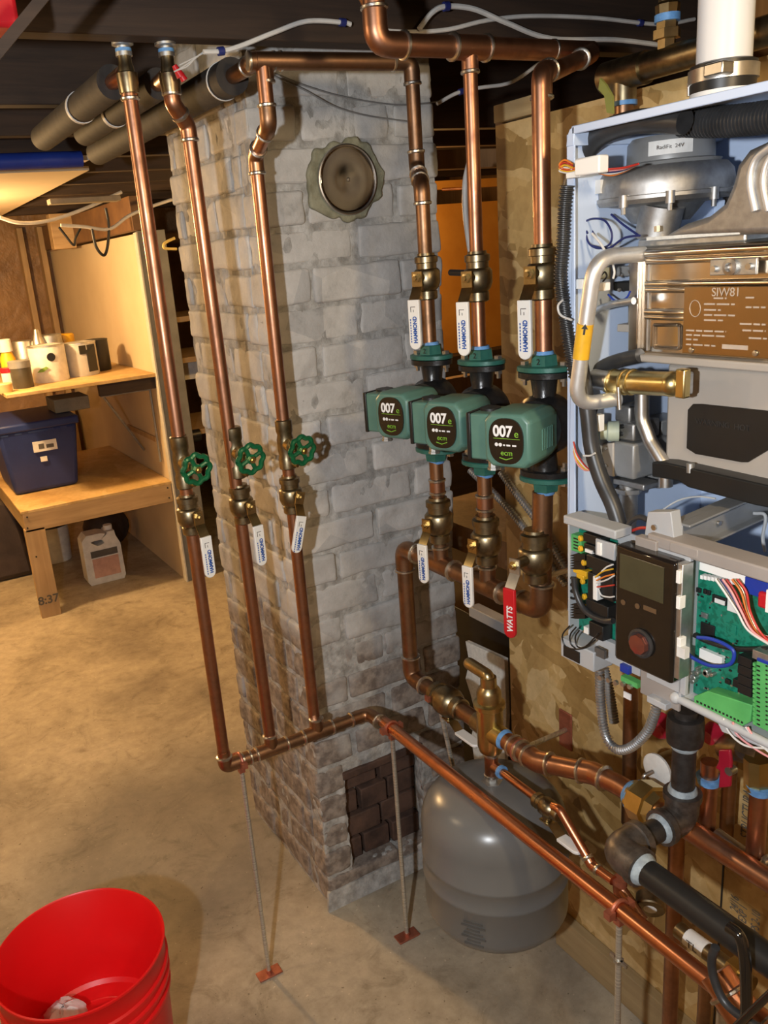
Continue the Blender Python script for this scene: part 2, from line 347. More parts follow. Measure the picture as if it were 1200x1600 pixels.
def text(s, size, loc, rdir, udir, m, parent, name='lettering', align='CENTER', ext=0.0002, sx=1.0, bold=0.0):
    cu = bpy.data.curves.new('txt', 'FONT'); cu.body = s; cu.size = size; cu.align_x = align; cu.align_y = 'CENTER'; cu.extrude = ext; cu.offset = bold
    tmp = bpy.data.objects.new('txt', cu); C.objects.link(tmp); dg = bpy.context.evaluated_depsgraph_get(); dg.update()
    me = bpy.data.meshes.new_from_object(tmp.evaluated_get(dg)); bpy.data.objects.remove(tmp); bpy.data.curves.remove(cu)
    r = Vector(rdir).normalized(); u = Vector(udir).normalized(); n = r.cross(u)
    b = BASE.get(parent.name, Vector((0, 0, 0)))
    for v in me.vertices: v.co = Vector(loc)-b+r*v.co.x*sx+u*v.co.y+n*v.co.z
    me.materials.clear(); me.materials.append(M[m]); me.name = name
    o = bpy.data.objects.new(name, me); C.objects.link(o); o.parent = parent; BASE[o.name] = b
    return o
# slab on a plane X = const given by its picture box
def slabdims(x0, y0, x1, y1, X):
    cx, cy = (x0+x1)/2, (y0+y1)/2
    return oX(x1, cy, X).y, oX(x0, cy, X).y, oX(cx, y1, X).z, oX(cx, y0, X).z
def slab(mb, x0, y0, x1, y1, X, t):
    a, b, c, d = slabdims(x0, y0, x1, y1, X); return mb.box((X, a, c), (X+t, b, d))
def S(name, x0, y0, x1, y1, X, t, m, parent, bevel=0, **k): return slab(MB(), x0, y0, x1, y1, X, t).build(name, m, parent, bevel, **k)
def PX(pts, X): return [oX(a, b, X) for a, b in pts]
# copper pipe run: pipe, elbows at bends, solder rings
def ring(mb, p, d, r): 
    d = Vector(d).normalized(); p = Vector(p); mb.lathe(p-d*0.003, d, [(0, r*1.02), (0.0015, r*1.16), (0.0045, r*1.17), (0.006, r*1.02)], 16)
def rings(e, L):
    for p, d, r in L: k = MB(); ring(k, p, d, r); k.build('solder_ring', 'solder', e)
def elbow(t, a, b, c, r, m='copper', fr=None, L=None):
    a, b, c = map(Vector, (a, b, c)); u = (a-b).normalized(); v = (c-b).normalized()
    ang = math.acos(max(-1, min(1, u.dot(v)))); fr = fr or r*1.7
    L = L or fr/math.tan(ang/2)+r*1.1; L1 = min(L, (a-b).length*0.6); L2 = min(L, (c-b).length*0.6)
    e = MB().tube([b+u*L1, b, b+v*L2], r*1.14, fr, 18).build('elbow', m, t)
    rings(e, ((b+u*L1, u, r*1.12), (b+v*L2, v, r*1.12)))
def run(label, pts, r, m='copper', els=None, fr=None, name='copper_pipe', cat='pipe', em=None, group=None):
    pts = [Vector(p) for p in pts]; t = T(name, label, cat, pts[0], group); fr = fr or r*1.7
    MB().tube(pts, r, fr, 18).build('tube', m, t)
    for i in (range(1, len(pts)-1) if els is None else els): elbow(t, pts[i-1], pts[i], pts[i+1], r, em or m, fr)
    return t
def tee(t, p, ax, br, r, rb, m='copper', L=None, name='tee'):
    p = Vector(p); ax = Vector(ax).normalized(); br = Vector(br).normalized(); L = L or r*2.6
    k = MB().cyl(p-ax*L, p+ax*L, r*1.14, n=18); k.cyl(p, p+br*(r+rb*1.6), rb*1.14, n=18)
    e = k.build(name, m, t); rings(e, ((p-ax*L, ax, r*1.12), (p+ax*L, ax, r*1.12), (p+br*(r+rb*1.6), br, rb*1.12)))
def coupling(t, p, d, r, m='copper', L=0.016):
    p = Vector(p); d = Vector(d).normalized(); e = MB().cyl(p-d*L, p+d*L, r*1.13, n=18).build('coupling', m, t)
    rings(e, ((p-d*L, d, r*1.1), (p+d*L, d, r*1.1)))
# ================================================================== SETTING
struct(MB().box((-1.5, -1.5, -0.05), (3.4, 6.0, 0)).build('floor', 'concrete'))
struct(MB().box((-1.5, -1.5, 2.05), (3.4, 6.0, 2.08)).build('ceiling', 'joist'))
struct(MB().box((-1.55, -1.5, 0), (-1.5, 6.0, 2.05)).build('wall_left', 'cream'))
struct(MB().box((-1.5, 5.80, 0), (3.4, 5.88, 2.05)).build('wall_back', 'kraft'))
struct(MB().box((-1.5, -1.56, 0), (3.4, -1.5, 2.05)).build('wall_near', 'cream'))
struct(MB().box((3.4, -1.5, 0), (3.46, 6.0, 2.05)).build('wall_far_right', 'stud'))
struct(MB().box((1.08, -1.5, 0.0), (1.094, 1.318, 1.69)).build('wall_right', 'osb'))
b = MB().box((1.058, -1.5, 0), (1.08, 1.16, 0.083)).build('baseboard_right', 'lumber_y', bevel=0.002); struct(b)
# seam strip between strand boards
yy = oX(1128, 1400, 1.08).y
struct(MB().box((1.0785, yy-0.0015, 0.084), (1.0805, yy+0.0015, 1.0)).build('trim_1', 'black'))
tag(MB().box((1.096, 1.30, 0), (1.135, 1.338, 1.72)).build('wall_stud', 'stud', bevel=0.001), 'brown upright stud behind the left edge of the strand board wall', 'stud')
tag(MB().box((1.096, 0.82, 0), (1.135, 0.858, 2.03)).build('wall_stud', 'stud', bevel=0.001), 'upright stud behind the strand board wall near the boiler flue', 'stud')
tag(MB().box((1.07, 1.20, 1.693), (1.10, 1.31, 1.722)).build('wood_block', 'lumber_y', bevel=0.001), 'pale wood block lying on top edge of the strand board', 'block')
# joists
jl = [(-0.3, -1.5, 3.3, 'nearest, over the camera'), (0.40, -1.5, 3.3, 'in front of the boiler vent pipe'), (0.80, -1.5, 3.3, 'above the boiler vent pipe'), (1.385, -1.5, 3.3, 'crossing just above the tops of the left risers'),
      (1.93, -1.5, 0.69, 'stopping against the chimney side'), (2.33, -1.5, 3.3, 'first one beyond the chimney'), (2.75, -1.5, 3.3, 'just beyond the blue pipe'),
      (3.15, -1.5, 3.3, 'above the shelving front, near'), (3.55, -1.5, 3.3, 'right over the shelving front'), (4.0, -1.5, 3.3, 'over the blue tote'), (4.5, -1.5, 3.3, 'over the paint cans, far'), (5.1, -1.5, 3.3, 'farthest, by the back wall')]
for y, x0, x1, w_ in jl:
    tag(MB().box((x0, y, 1.832), (x1, y+0.042, 2.05)).build('ceiling_joist', 'joist', bevel=0.002), 'dark old wooden ceiling joist '+w_, 'joist', 'ceiling joists')
# carved cleanout opening extents
nx0 = oY(545, 1285, 1.54).x; nx1 = oY(663, 1240, 1.54).x; nz1 = oY(600, 1190, 1.54).z; nz0 = oY(600, 1338, 1.54).z
# ------------------------------------------------------------------ chimney
CX0, CX1, CY0, CY1 = 0.695, 1.108, 1.54, 2.0
ch = T('chimney', 'tall chimney of grey-white painted brick behind the copper risers', 'chimney', ((CX0+CX1)/2, (CY0+CY1)/2, 0))
i_ = 0.0045
core = MB()
core.box((CX0+i_, 1.60, 0), (CX1-i_, CY1-i_, 2.05)); core.box((CX0+i_, CY0+i_, 0), (nx0, 1.60, nz1)); core.box((nx1, CY0+i_, 0), (CX1-i_, 1.60, nz1))
core.box((CX0+i_, CY0+i_, nz1), (CX1-i_, 1.60, 2.05)); core.box((nx0, CY0+i_, 0), (nx1, 1.60, nz0))
cm = core.build('mortar_core', 'mortar', ch)
tx = bpy.data.textures.new('lumps', 'CLOUDS'); tx.noise_scale = 0.028; tx.noise_depth = 2
tx2 = bpy.data.textures.new('waves', 'CLOUDS'); tx2.noise_scale = 0.06; tx2.noise_depth = 2
def rough(o, lv, s, t_):
    a = o.modifiers.new('dice', 'SUBSURF'); a.subdivision_type = 'SIMPLE'; a.levels = lv; a.render_levels = lv
    d = o.modifiers.new('lumps', 'DISPLACE'); d.texture = t_; d.strength = s; d.mid_level = 0.5; d.texture_coords = 'GLOBAL'
rough(cm, 6, 0.013, tx)
bk = MB(); rs = random.Random(3)
def brick(x0, x1, y0, y1, z0, z1, face):
    j = lambda a: rs.uniform(-a, a)
    if face == 'f':
        if x1 > nx0+0.01 and x0 < nx1-0.01 and z1 > nz0+0.01 and z0 < nz1-0.01:
            if x0 < nx0-0.03: brick(x0, nx0, y0, y1, z0, z1, 'g')
            if x1 > nx1+0.03: brick(nx1, x1, y0, y1, z0, z1, 'g')
            return
    d = 0.0035; f = j(0.0035)
    lo = Vector((x0+j(d), y0+f, z0+j(0.002))); hi = Vector((x1+j(d), y1, z1+j(0.002)))
    if face == 'l': lo.x = x0+f; lo.y = y0+j(d); hi.y = y1+j(d)
    n = len(bk.V); bk.box(lo, hi)
    for v in bk.V[n:]: v.z += j(0.0022); v.x += j(0.0012); v.y += j(0.0012)
ct = 0.0735; mo = 0.0105; z = 0.012; k = 0
while z < 2.03:
    z1 = min(z+ct-mo, 2.04)
    fx = [CX0, CX0+0.2065, CX1] if k % 2 == 0 else [CX0, CX0+0.104, CX0+0.309, CX1]
    for a, b in zip(fx, fx[1:]): brick(a+(0 if a == CX0 else mo/2), b-(0 if b == CX1 else mo/2), CY0, CY0+0.06, z, z1, 'f')
    ly = [CY0+0.06, CY0+0.104, CY0+0.31, CY1] if k % 2 == 0 else [CY0+0.06, CY0+0.2065, CY0+0.41, CY1]
    for a, b in zip(ly, ly[1:]):
        if b-a > 0.03: brick(CX0, CX0+0.06, a+(0 if a == ly[0] else mo/2), b-mo/2, z, z1, 'l')
        if b-a > 0.03: brick(CX1-0.06, CX1, a+(0 if a == ly[0] else mo/2), b-mo/2, z, z1, 'r')
    z += ct; k += 1
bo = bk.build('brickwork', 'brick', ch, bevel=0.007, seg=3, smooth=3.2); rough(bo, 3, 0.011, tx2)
# sooty brick infill in the cleanout
q = MB(); zz = nz0; kk = 0
while zz < nz1-0.01:
    for a, b in ([(nx0, (nx0+nx1)/2), ((nx0+nx1)/2, nx1)] if kk % 2 else [(nx0, nx0+0.05), (nx0+0.05, nx0+0.13), (nx0+0.13, nx1)]):
        q.box((a+0.004, 1.566+rs.uniform(0, 0.012), zz+0.004), (b-0.004, 1.61, min(zz+0.06, nz1-0.004)))
    zz += 0.064; kk += 1
q.build('cleanout_infill', 'soot', ch, bevel=0.003)
MB().box((nx0-0.004, 1.536, nz1-0.006), (nx1+0.02, 1.575, nz1+0.012)).build('cleanout_lintel', 'soot', ch, bevel=0.002)
# foot of mortar
MB().prism([(CX0-0.012, CY0-0.014, 0), (CX1, CY0-0.014, 0), (CX1, CY0-0.004, 0.045), (CX0-0.003, CY0-0.004, 0.045)], (0, 0.008, 0)).build('mortar_foot', 'mortar', ch)
# flue cover
fc = oY(538, 282, 1.54); R0 = 0.062
pt = [fc+Vector((math.cos(a)*r_, -0.0, math.sin(a)*r_)) for a, r_ in [(2*PI*i/48, 0.080+0.007*math.sin(2*2*PI*i/48+1)+0.004*math.sin(5*2*PI*i/48+2)+0.003*math.sin(11*2*PI*i/48)+rs.uniform(-0.004, 0.004)) for i in range(48)]]
MB().prism([p+Vector((0, 0.006, 0)) for p in pt], (0, -0.014, 0)).build('mortar_patch', 'patch', ch, bevel=0.004)
fl = T('flue_cover', 'round polished metal cap closing the old flue hole in the chimney', 'flue cap', fc)
fp = fc+Vector((0, -0.010, 0))
MB().lathe(fp, (0, -1, 0), [(0, R0), (0.004, R0), (0.005, R0-0.003), (0.0035, R0-0.007), (0.006, 0.02), (0.0062, 0.0001)], 48).build('cap', mat('polished_cap', (0.36, 0.355, 0.34), (0.29, 0.285, 0.28), 0.14, 1, 12), fl)
MB().torus(fp+Vector((0, -0.004, 0)), (0, -1, 0), R0, 0.003, 48).build('rim', 'steel', fl)
MB().lathe(fp+Vector((0, -0.006, 0)), (0, -1, 0), [(0, 0.004), (0.002, 0.003), (0.0025, 0.0001)], 12).build('rivet', 'steel', fl)
# ================================================================== BACK ROOM
pw = MB().box((1.17, 3.93, 0), (1.185, 5.8, 1.65)).build('partition_panel', 'cream'); tag(pw, 'tall cream wallboard panel at the right side of the shelving', 'panel')
tag(MB().box((1.172, 3.895, 0), (1.30, 3.925, 1.66)).build('partition_edge', 'board_grey', bevel=0.002), 'grey upright board at the front edge of the cream panel', 'board')
tag(MB().box((1.163, 3.885, 0.0), (1.1715, 3.928, 1.655)).build('edge_strip', mat('worn_white_edge', (0.6, 0.58, 0.52), None, 0.6), bevel=0.001), 'thin worn white strip along the front edge of the cream panel', 'strip')
tag(MB().box((1.13, 3.80, 1.66), (1.17, 5.8, 1.80)).build('header_board', mat('brown_header', (0.20, 0.105, 0.045), (0.12, 0.06, 0.03), 0.6, 0, 6), bevel=0.002), 'brown header board running above the cream panel', 'board')
tag(MB().box((-1.4, 2.95, 1.815), (0.762, 5.3, 1.828)).build('ceiling_panel', 'cream'), 'cream wallboard sheet fixed under the joists at upper left', 'ceiling panel')
for x, w_ in ((0.98, 'left'), (1.10, 'right')):
    tag(MB().box((x, 5.72, 0), (x+0.035, 5.80, 1.8)).build('wall_stud', 'lumber_z', bevel=0.002), w_+' one of two pale studs in the corner behind the paint cans', 'stud')
blk = oY(98, 358, 4.9); tag(MB().box((blk.x-0.06, 4.9, blk.z-0.10), (blk.x+0.06, 4.98, blk.z+0.08)).build('junction_board', 'lumber', bevel=0.004), 'pale square wood block under the joists above the cream panel', 'block')
# bench
bn = T('workbench', 'low wooden bench with plywood top holding the navy tote', 'bench', (0.8, 4.4, 0))
MB().box((0.462, 3.90, 0.506), (1.165, 5.05, 0.518)).build('top', 'ply', bn, 0.001)
MB().box((0.468, 3.900, 0.418), (1.16, 3.938, 0.506)).build('front_rail', 'lumber', bn, 0.002)
MB().box((0.468, 3.938, 0.418), (0.506, 5.0, 0.506)).build('side_rail', 'lumber_y', bn, 0.002)
for x, y in ((0.468, 3.94), (0.468, 4.9)):
    lg = MB().box((x-0.005, y-0.04 if y < 4 else y, 0), (x+0.083, y-0.002 if y < 4 else y+0.038, 0.43 if y < 4 else 0.418)).build('leg', 'lumber_z', bn, 0.002)
    if y < 4: text('8:37', 0.055, (x+0.038, 3.898, 0.085), (1, 0, 0), (0, 0, 1), 'print_grey', lg, 'stamp', bold=0.0012)
ns = MB()
for x, z in ((0.478, 0.44), (0.485, 0.49), (0.49, 0.30), (1.14, 0.44), (1.14, 0.49)): ns.cyl((x, 3.9, z), (x, 3.897, z), 0.004, n=8)
ns.build('nail', 'black', bn)
us = T('upper_shelf', 'plywood shelf carrying the paint cans at left', 'shelf', (0.8, 4.4, 1.03))
MB().box((0.50, 3.90, 1.020), (1.165, 4.95, 1.036)).build('board', 'ply', us, 0.002)
MB().box((0.9, 3.92, 0.965), (1.165, 3.95, 1.02)).build('front_cleat', 'joist', us, 0.001)
mb = MB(); mb.tube(PX([(100, 628)], 1.1)+[Vector((1.16, 3.93, 0.93))], 0.006)
mb = MB().tube([(0.92, 4.0, 0.955), (1.16, 4.0, 0.955)], 0.006).tube([(0.93, 4.0, 0.955), (1.15, 4.25, 0.62)], 0.006).tube([(1.155, 4.0, 0.955), (1.155, 4.0, 0.60)], 0.006)
mb.build('bracket', 'grey_metal', us)
# tote
tb = T('storage_tote', 'navy blue plastic storage tote with a small white label on the bench', 'tote', (0.67, 4.4, 0.518))
def frustum(c, z0, z1, w0, d0, w1, d1):
    x, y = c; v = [(x-w0, y-d0, z0), (x+w0, y-d0, z0), (x+w0, y+d0, z0), (x-w0, y+d0, z0), (x-w1, y-d1, z1), (x+w1, y-d1, z1), (x+w1, y+d1, z1), (x-w1, y+d1, z1)]
    return MB().add(v, [(3, 2, 1, 0), (4, 5, 6, 7), (0, 1, 5, 4), (1, 2, 6, 5), (2, 3, 7, 6), (3, 0, 4, 7)])
tc = (0.645, 4.42)
frustum(tc, 0.519, 0.83, 0.150, 0.20, 0.185, 0.235).build('body', 'tote', tb, 0.02, seg=3)
MB().box((tc[0]-0.195, tc[1]-0.245, 0.822), (tc[0]+0.195, tc[1]+0.245, 0.862)).build('lid', 'tote', tb, 0.01, seg=3)
mbx = MB()
for x in (-0.12, -0.06, 0.06, 0.12): mbx.prism([(tc[0]+x-0.012, tc[1]-0.200, 0.54), (tc[0]+x+0.012, tc[1]-0.200, 0.54), (tc[0]+x+0.014, tc[1]-0.235, 0.82), (tc[0]+x-0.014, tc[1]-0.235, 0.82)], (0, 0.01, 0))
mbx.build('ribs', 'tote', tb)
l1 = MB().box((tc[0]-0.035, tc[1]-0.232, 0.715), (tc[0]+0.075, tc[1]-0.223, 0.765)).build('label', 'paper', tb)
MB().box((tc[0]-0.01, tc[1]-0.2335, 0.728), (tc[0]+0.015, tc[1]-0.2315, 0.752)).build('label_print', 'print_grey', l1)
MB().box((tc[0]+0.025, tc[1]-0.2335, 0.728), (tc[0]+0.06, tc[1]-0.2315, 0.745)).build('label_print', 'print_grey', l1)
MB().box((tc[0]-0.01, tc[1]-0.226, 0.665), (tc[0]+0.02, tc[1]-0.217, 0.688)).build('price_sticker', 'paper', tb)
tag(MB().box((0.76, 4.30, 0.865), (0.93, 4.5, 0.93)).build('cardboard_box', mat('grey_card', (0.25, 0.23, 0.17), None, 0.8), bevel=0.004), 'flat greenish grey box lying on the tote lid under the shelf', 'box')
# cans and bottles on the upper shelf
ZS = 1.036
def can(px, py, Y, r, h, mt, label, name='paint_can', lid='zinc', handle=True):
    x = oY(px, py, Y).x; t = T(name, label, 'paint can' if name == 'paint_can' else name.replace('_', ' '), (x, Y, ZS))
    MB().lathe((x, Y, ZS), (0, 0, 1), [(0, r*0.97), (0.004, r), (h-0.006, r), (h, r*0.98)], 32).build('body', mt, t)
    MB().lathe((x, Y, ZS+h-0.004), (0, 0, 1), [(0, r*1.02), (0.006, r*1.02), (0.007, r*0.9), (0.003, r*0.86), (0.003, 0.0001)], 32).build('lid', lid, t)
    return t, x
t, x = can(72, 545, 4.20, 0.083, 0.165, 'paper', 'large white paint can with a black round mark and green leaf')
MB().cyl((x+0.0, 4.119, ZS+0.115), (x+0.0, 4.113, ZS+0.115), 0.019).build('round_mark', 'black', t)
MB().prism([(x-0.068, 4.145, ZS+0.05), (x-0.045, 4.120, ZS+0.052), (x-0.02, 4.113, ZS+0.068), (x-0.03, 4.113, ZS+0.076), (x-0.055, 4.124, ZS+0.066)], (0, -0.004, 0)).build('leaf_mark', mat('leaf_green', (0.18, 0.33, 0.06), None, 0.5), t)
t, x = can(124, 545, 4.25, 0.078, 0.155, mat('grey_white_can', (0.48, 0.47, 0.45), None, 0.5), 'grey and black paint can beside the cream panel')
MB().prism([(x+0.012, 4.25-0.0785, ZS+0.02), (x+0.055, 4.25-0.059, ZS+0.02), (x+0.055, 4.25-0.059, ZS+0.145), (x-0.02, 4.25-0.079, ZS+0.145), (x-0.02, 4.25-0.079, ZS+0.105), (x+0.012, 4.25-0.0785, ZS+0.105)], (0.003, -0.006, 0)).build('black_label', 'black', t)
t, x = can(150, 548, 4.36, 0.062, 0.15, 'black', 'black paint can at the right end of the shelf row', lid='black')
t, x = can(28, 560, 4.08, 0.047, 0.118, mat('dark_jar', (0.07, 0.062, 0.045), None, 0.4), 'dark squat jar with a grey screw lid in front of white can', 'jar', 'zinc')
MB().lathe((x, 4.08, ZS+0.09), (0, 0, 1), [(0, 0.049), (0.03, 0.049), (0.032, 0.045)], 28).build('screw_band', 'grey_metal', t)
x = oY(8, 540, 4.3).x; t = T('spray_bottle', 'yellow bottle with a clear cap at the far left of shelf', 'bottle', (x, 4.3, ZS))
MB().lathe((x, 4.3, ZS), (0, 0, 1), [(0, 0.035), (0.12, 0.035), (0.15, 0.022), (0.155, 0.022)], 24).build('body', 'yellow', t)
MB().lathe((x, 4.3, ZS+0.15), (0, 0, 1), [(0, 0.03), (0.055, 0.028), (0.058, 0.02)], 24).build('cap', 'paper', t)
x = oY(8, 560, 4.1).x; t = T('glue_tub', 'small red and white tub by the dark jar', 'tub', (x, 4.1, ZS))
MB().lathe((x, 4.1, ZS), (0, 0, 1), [(0, 0.03), (0.09, 0.03)], 24).build('body', 'paper', t); MB().lathe((x, 4.1, ZS+0.075), (0, 0, 1), [(0, 0.032), (0.02, 0.032)], 24).build('lid', 'red', t)
x = oY(2, 575, 4.0).x; tag(MB().lathe((x, 4.0, ZS), (0, 0, 1), [(0, 0.03), (0.035, 0.032), (0.04, 0.028)], 24).build('masking_tape', mat('tan_tape', (0.6, 0.42, 0.2), None, 0.6)), 'tan tape roll at the front left of the shelf', 'tape roll')
x = oY(32, 520, 4.55).x; tag(MB().lathe((x, 4.55, ZS), (0, 0, 1), [(0, 0.05), (0.17, 0.05), (0.175, 0.047)], 24).build('paint_can', 'zinc'), 'metal paint can behind the dark jar', 'paint can')
x = oY(53, 500, 4.5).x; t = T('funnel_bottle', 'small metal bottle with a pointed top behind the white can', 'bottle', (x, 4.5, ZS))
MB().lathe((x, 4.5, ZS), (0, 0, 1), [(0, 0.035), (0.16, 0.035), (0.20, 0.02), (0.225, 0.012)], 20).build('body', 'steel', t)
x = oY(75, 515, 4.55).x; tag(MB().lathe((x, 4.55, ZS), (0, 0, 1), [(0, 0.06), (0.185, 0.06), (0.19, 0.056)], 24).build('paint_can', 'zinc'), 'metal paint can behind the large white can', 'paint can')
x = oY(98, 515, 4.62).x; tag(MB().lathe((x, 4.62, ZS), (0, 0, 1), [(0, 0.05), (0.175, 0.05), (0.18, 0.046)], 24).build('paint_can', 'yellow'), 'yellow topped paint can behind the grey and black can', 'paint can')
# jug under the bench
jc = Vector((0.842, 4.22, 0)); jg = T('plastic_jug', 'white plastic jug with a dark and pink label under the bench', 'jug', jc)
f = lambda a, z: jc+Vector((a, -0.05, z))
out = [f(-0.085, 0.0), f(0.085, 0.0), f(0.095, 0.02), f(0.093, 0.19), f(0.075, 0.235), f(0.072, 0.262), f(0.035, 0.262), f(0.034, 0.252), f(-0.0, 0.262), f(-0.07, 0.262), f(-0.095, 0.235), f(-0.097, 0.02)]
inn = [f(-0.062, 0.20), f(0.01, 0.20), f(0.018, 0.212), f(0.0, 0.228), f(-0.052, 0.228)]
def solid_with_hole(out, inn, ext):
    # bridge ring between the outline and the handle hole, front and back
    mbb = MB(); cen = sum(inn, Vector())/len(inn); n = len(out)
    def hit(p):
        best = None; d = (p-cen)
        for i in range(len(inn)):
            a, b_ = inn[i]-cen, inn[(i+1) % len(inn)]-cen; e = b_-a; den = d.x*e.z-d.z*e.x
            if abs(den) < 1e-9: continue
            t_ = (a.x*e.z-a.z*e.x)/den; s_ = (a.x*d.z-a.z*d.x)/den
            if t_ > 0 and -1e-6 <= s_ <= 1+1e-6 and (best is None or t_ < best): best = t_
        return cen+d*(best or 0.3)
    H = [hit(p) for p in out]; ext = Vector(ext); V = out+H+[p+ext for p in out]+[p+ext for p in H]; F = []
    for i in range(n):
        j = (i+1) % n; F += [(i, j, n+j, n+i), (2*n+i, 3*n+i, 3*n+j, 2*n+j), (i, 2*n+i, 2*n+j, j), (n+i, n+j, 3*n+j, 3*n+i)]
    return mbb.add(V, F)
solid_with_hole(out, inn, (0, 0.10, 0)).build('body', 'paper', jg, 0.010, seg=3)
MB().cyl(jc+Vector((0.053, 0, 0.26)), jc+Vector((0.053, 0, 0.284)), 0.022).build('cap', 'white', jg)
MB().box(jc+Vector((-0.062, -0.052, 0.142)), jc+Vector((0.072, -0.049, 0.176))).build('label_band', 'print_grey', jg)
MB().box(jc+Vector((-0.06, -0.052, 0.035)), jc+Vector((0.072, -0.049, 0.135))).build('label', mat('pink_label', (0.62, 0.36, 0.28), None, 0.6), jg)
wb = Vector((0.70, 4.75, 0)); t = T('white_pail', 'white pail with a dark lid in shadow behind the bench leg', 'pail', wb)
MB().lathe(wb, (0, 0, 1), [(0, 0.085), (0.20, 0.095)], 28).build('body', 'paper', t); MB().lathe(wb+Vector((0, 0, 0.2)), (0, 0, 1), [(0, 0.1), (0.03, 0.1)], 28).build('lid', 'black', t)
tag(MB().ball((1.0, 4.75, 0.12), 0.13, 18, 0.9).build('dark_sack', 'bag'), 'dark sack behind the plastic jug under the bench', 'sack')
tag(frustum((0.36, 4.72), 0, 0.42, 0.20, 0.16, 0.17, 0.10).build('brown_bag', 'bag', bevel=0.03), 'dark brown bag on floor left of the bench', 'bag')
# things seen between the cream panel and the chimney
Y0 = 4.3
sh = T('rear_shelving', 'wooden shelving glimpsed between the cream panel and the chimney', 'shelving', (1.7, 4.5, 0))
for i, (px, py, m) in enumerate(((282, 492, 'lumber'), (292, 552, 'lumber'), (300, 660, 'lumber'))):
    p = oY(px, py, Y0); MB().box((p.x-0.28, Y0-0.25, p.z-0.02), (p.x+0.25, Y0+0.25, p.z+0.005)).build('shelf_board', m, sh, 0.001)
for x in (1.36, 1.95): MB().box((x, Y0+0.22, 0), (x+0.04, Y0+0.26, 1.9)).build('upright', 'stud', sh, 0.002)
p = oY(297, 577, 4.2); tag(MB().box((p.x-0.05, 4.2, p.z-0.05), (p.x+0.06, 4.22, p.z+0.05)).build('notice_card', 'paper'), 'pale card hanging at shelf front beside the chimney', 'card')
p = oY(297, 682, 4.0); tag(MB().cyl(p+Vector((-0.04, 0, 0)), p+Vector((0.05, 0, 0)), 0.03).build('black_roll', 'black'), 'black roll on lower rear shelf behind the first green wheel', 'roll')
tag(MB().tube(smooth([oY(273, 372, 3.6), oY(262, 377, 3.6), oY(256, 382, 3.6), oY(258, 388, 3.6), oY(276, 389, 3.6)]), 0.006).build('wire_hook', mat('yellow_hook', (0.8, 0.62, 0.2), None, 0.4)), 'bright yellow bent hook left of the chimney', 'hook')
# behind the strand board wall
tag(MB().box((1.75, 3.3, 1.0), (3.39, 3.33, 1.66)).build('plywood_sheet', 'orange_lit_board'), 'orange-lit plywood sheet seen right of the chimney', 'plywood')
tag(MB().box((1.75, 3.26, 1.72), (3.4, 3.30, 1.755)).build('wood_rail', 'orange_lit_board'), 'narrow orange-lit wood rail above the plywood sheet', 'rail')
tag(MB().box((1.2, 2.3, 1.0), (3.4, 2.34, 1.07)).build('wood_rail', 'stud'), 'brown wood rail low behind the middle pump', 'rail')
p = oY(715, 250, 1.9); tag(MB().box((1.15, 1.9, p.z-0.02), (3.4, 1.94, p.z+0.025)).build('wood_rail', 'stud', bevel=0.002), 'dim brown wood rail crossing the gap right of the chimney', 'rail')
tag(MB().tube(PX([(692, 296), (745, 293)], 1.35), 0.0035).build('red_cable', 'orange'), 'thin red-orange cable crossing the gap behind the pump risers', 'cable')
tag(MB().tube(smooth(PX([(733, 255), (727, 285), (727, 330), (733, 380), (742, 430)], 1.16)), 0.006).build('white_cable', 'wire_white'), 'white cable curving down behind the middle pump riser', 'cable')
tag(MB().tube(smooth(PX([(742, 430), (741, 500), (744, 550)], 1.16)), 0.005).build('white_cable', 'wire_white'), 'white cable hanging beside the middle pump riser lower down', 'cable')
a, b = oX(735, 960, 1.30), oX(790, 990, 1.30)
dk = T('dark_cabinet', 'black box with a grey top edge in gap right of chimney', 'cabinet', (1.4, b.y, 0))
MB().box((1.30, 1.34, 0.0), (1.6, 2.9, a.z)).build('body', 'black', dk, 0.003); MB().box((1.295, 1.34, a.z-0.004), (1.33, a.y, a.z+0.026)).build('top_edge', 'tray', dk, 0.002)  # body extended far back, the added length keeps the gap behind dark
tag(MB().box((1.136, 1.31, 0.80), (1.34, 1.75, 0.865)).build('wood_rail', 'stud'), 'brown wood rail just above the dark cabinet', 'rail')
fs = PX([(727, 1002), (788, 1030), (791, 1120), (788, 1196), (742, 1198), (736, 1150), (744, 1120), (735, 1085), (727, 1060), (733, 1035)], 1.083)
tag(MB().prism(fs, (0.011, 0, 0)).build('foam_sheet', 'foam', bevel=0.001), 'torn white foam sheet standing between the chimney and strand board', 'foam sheet')
tag(MB().box((1.75, 3.2, 0), (3.4, 3.7, 1.0)).build('gap_dark_block', 'joist'), 'added dark brown block darkening the gap under the orange-lit plywood sheet', 'cabinet')  # added block: keeps the lower gap dark and carries the sheet
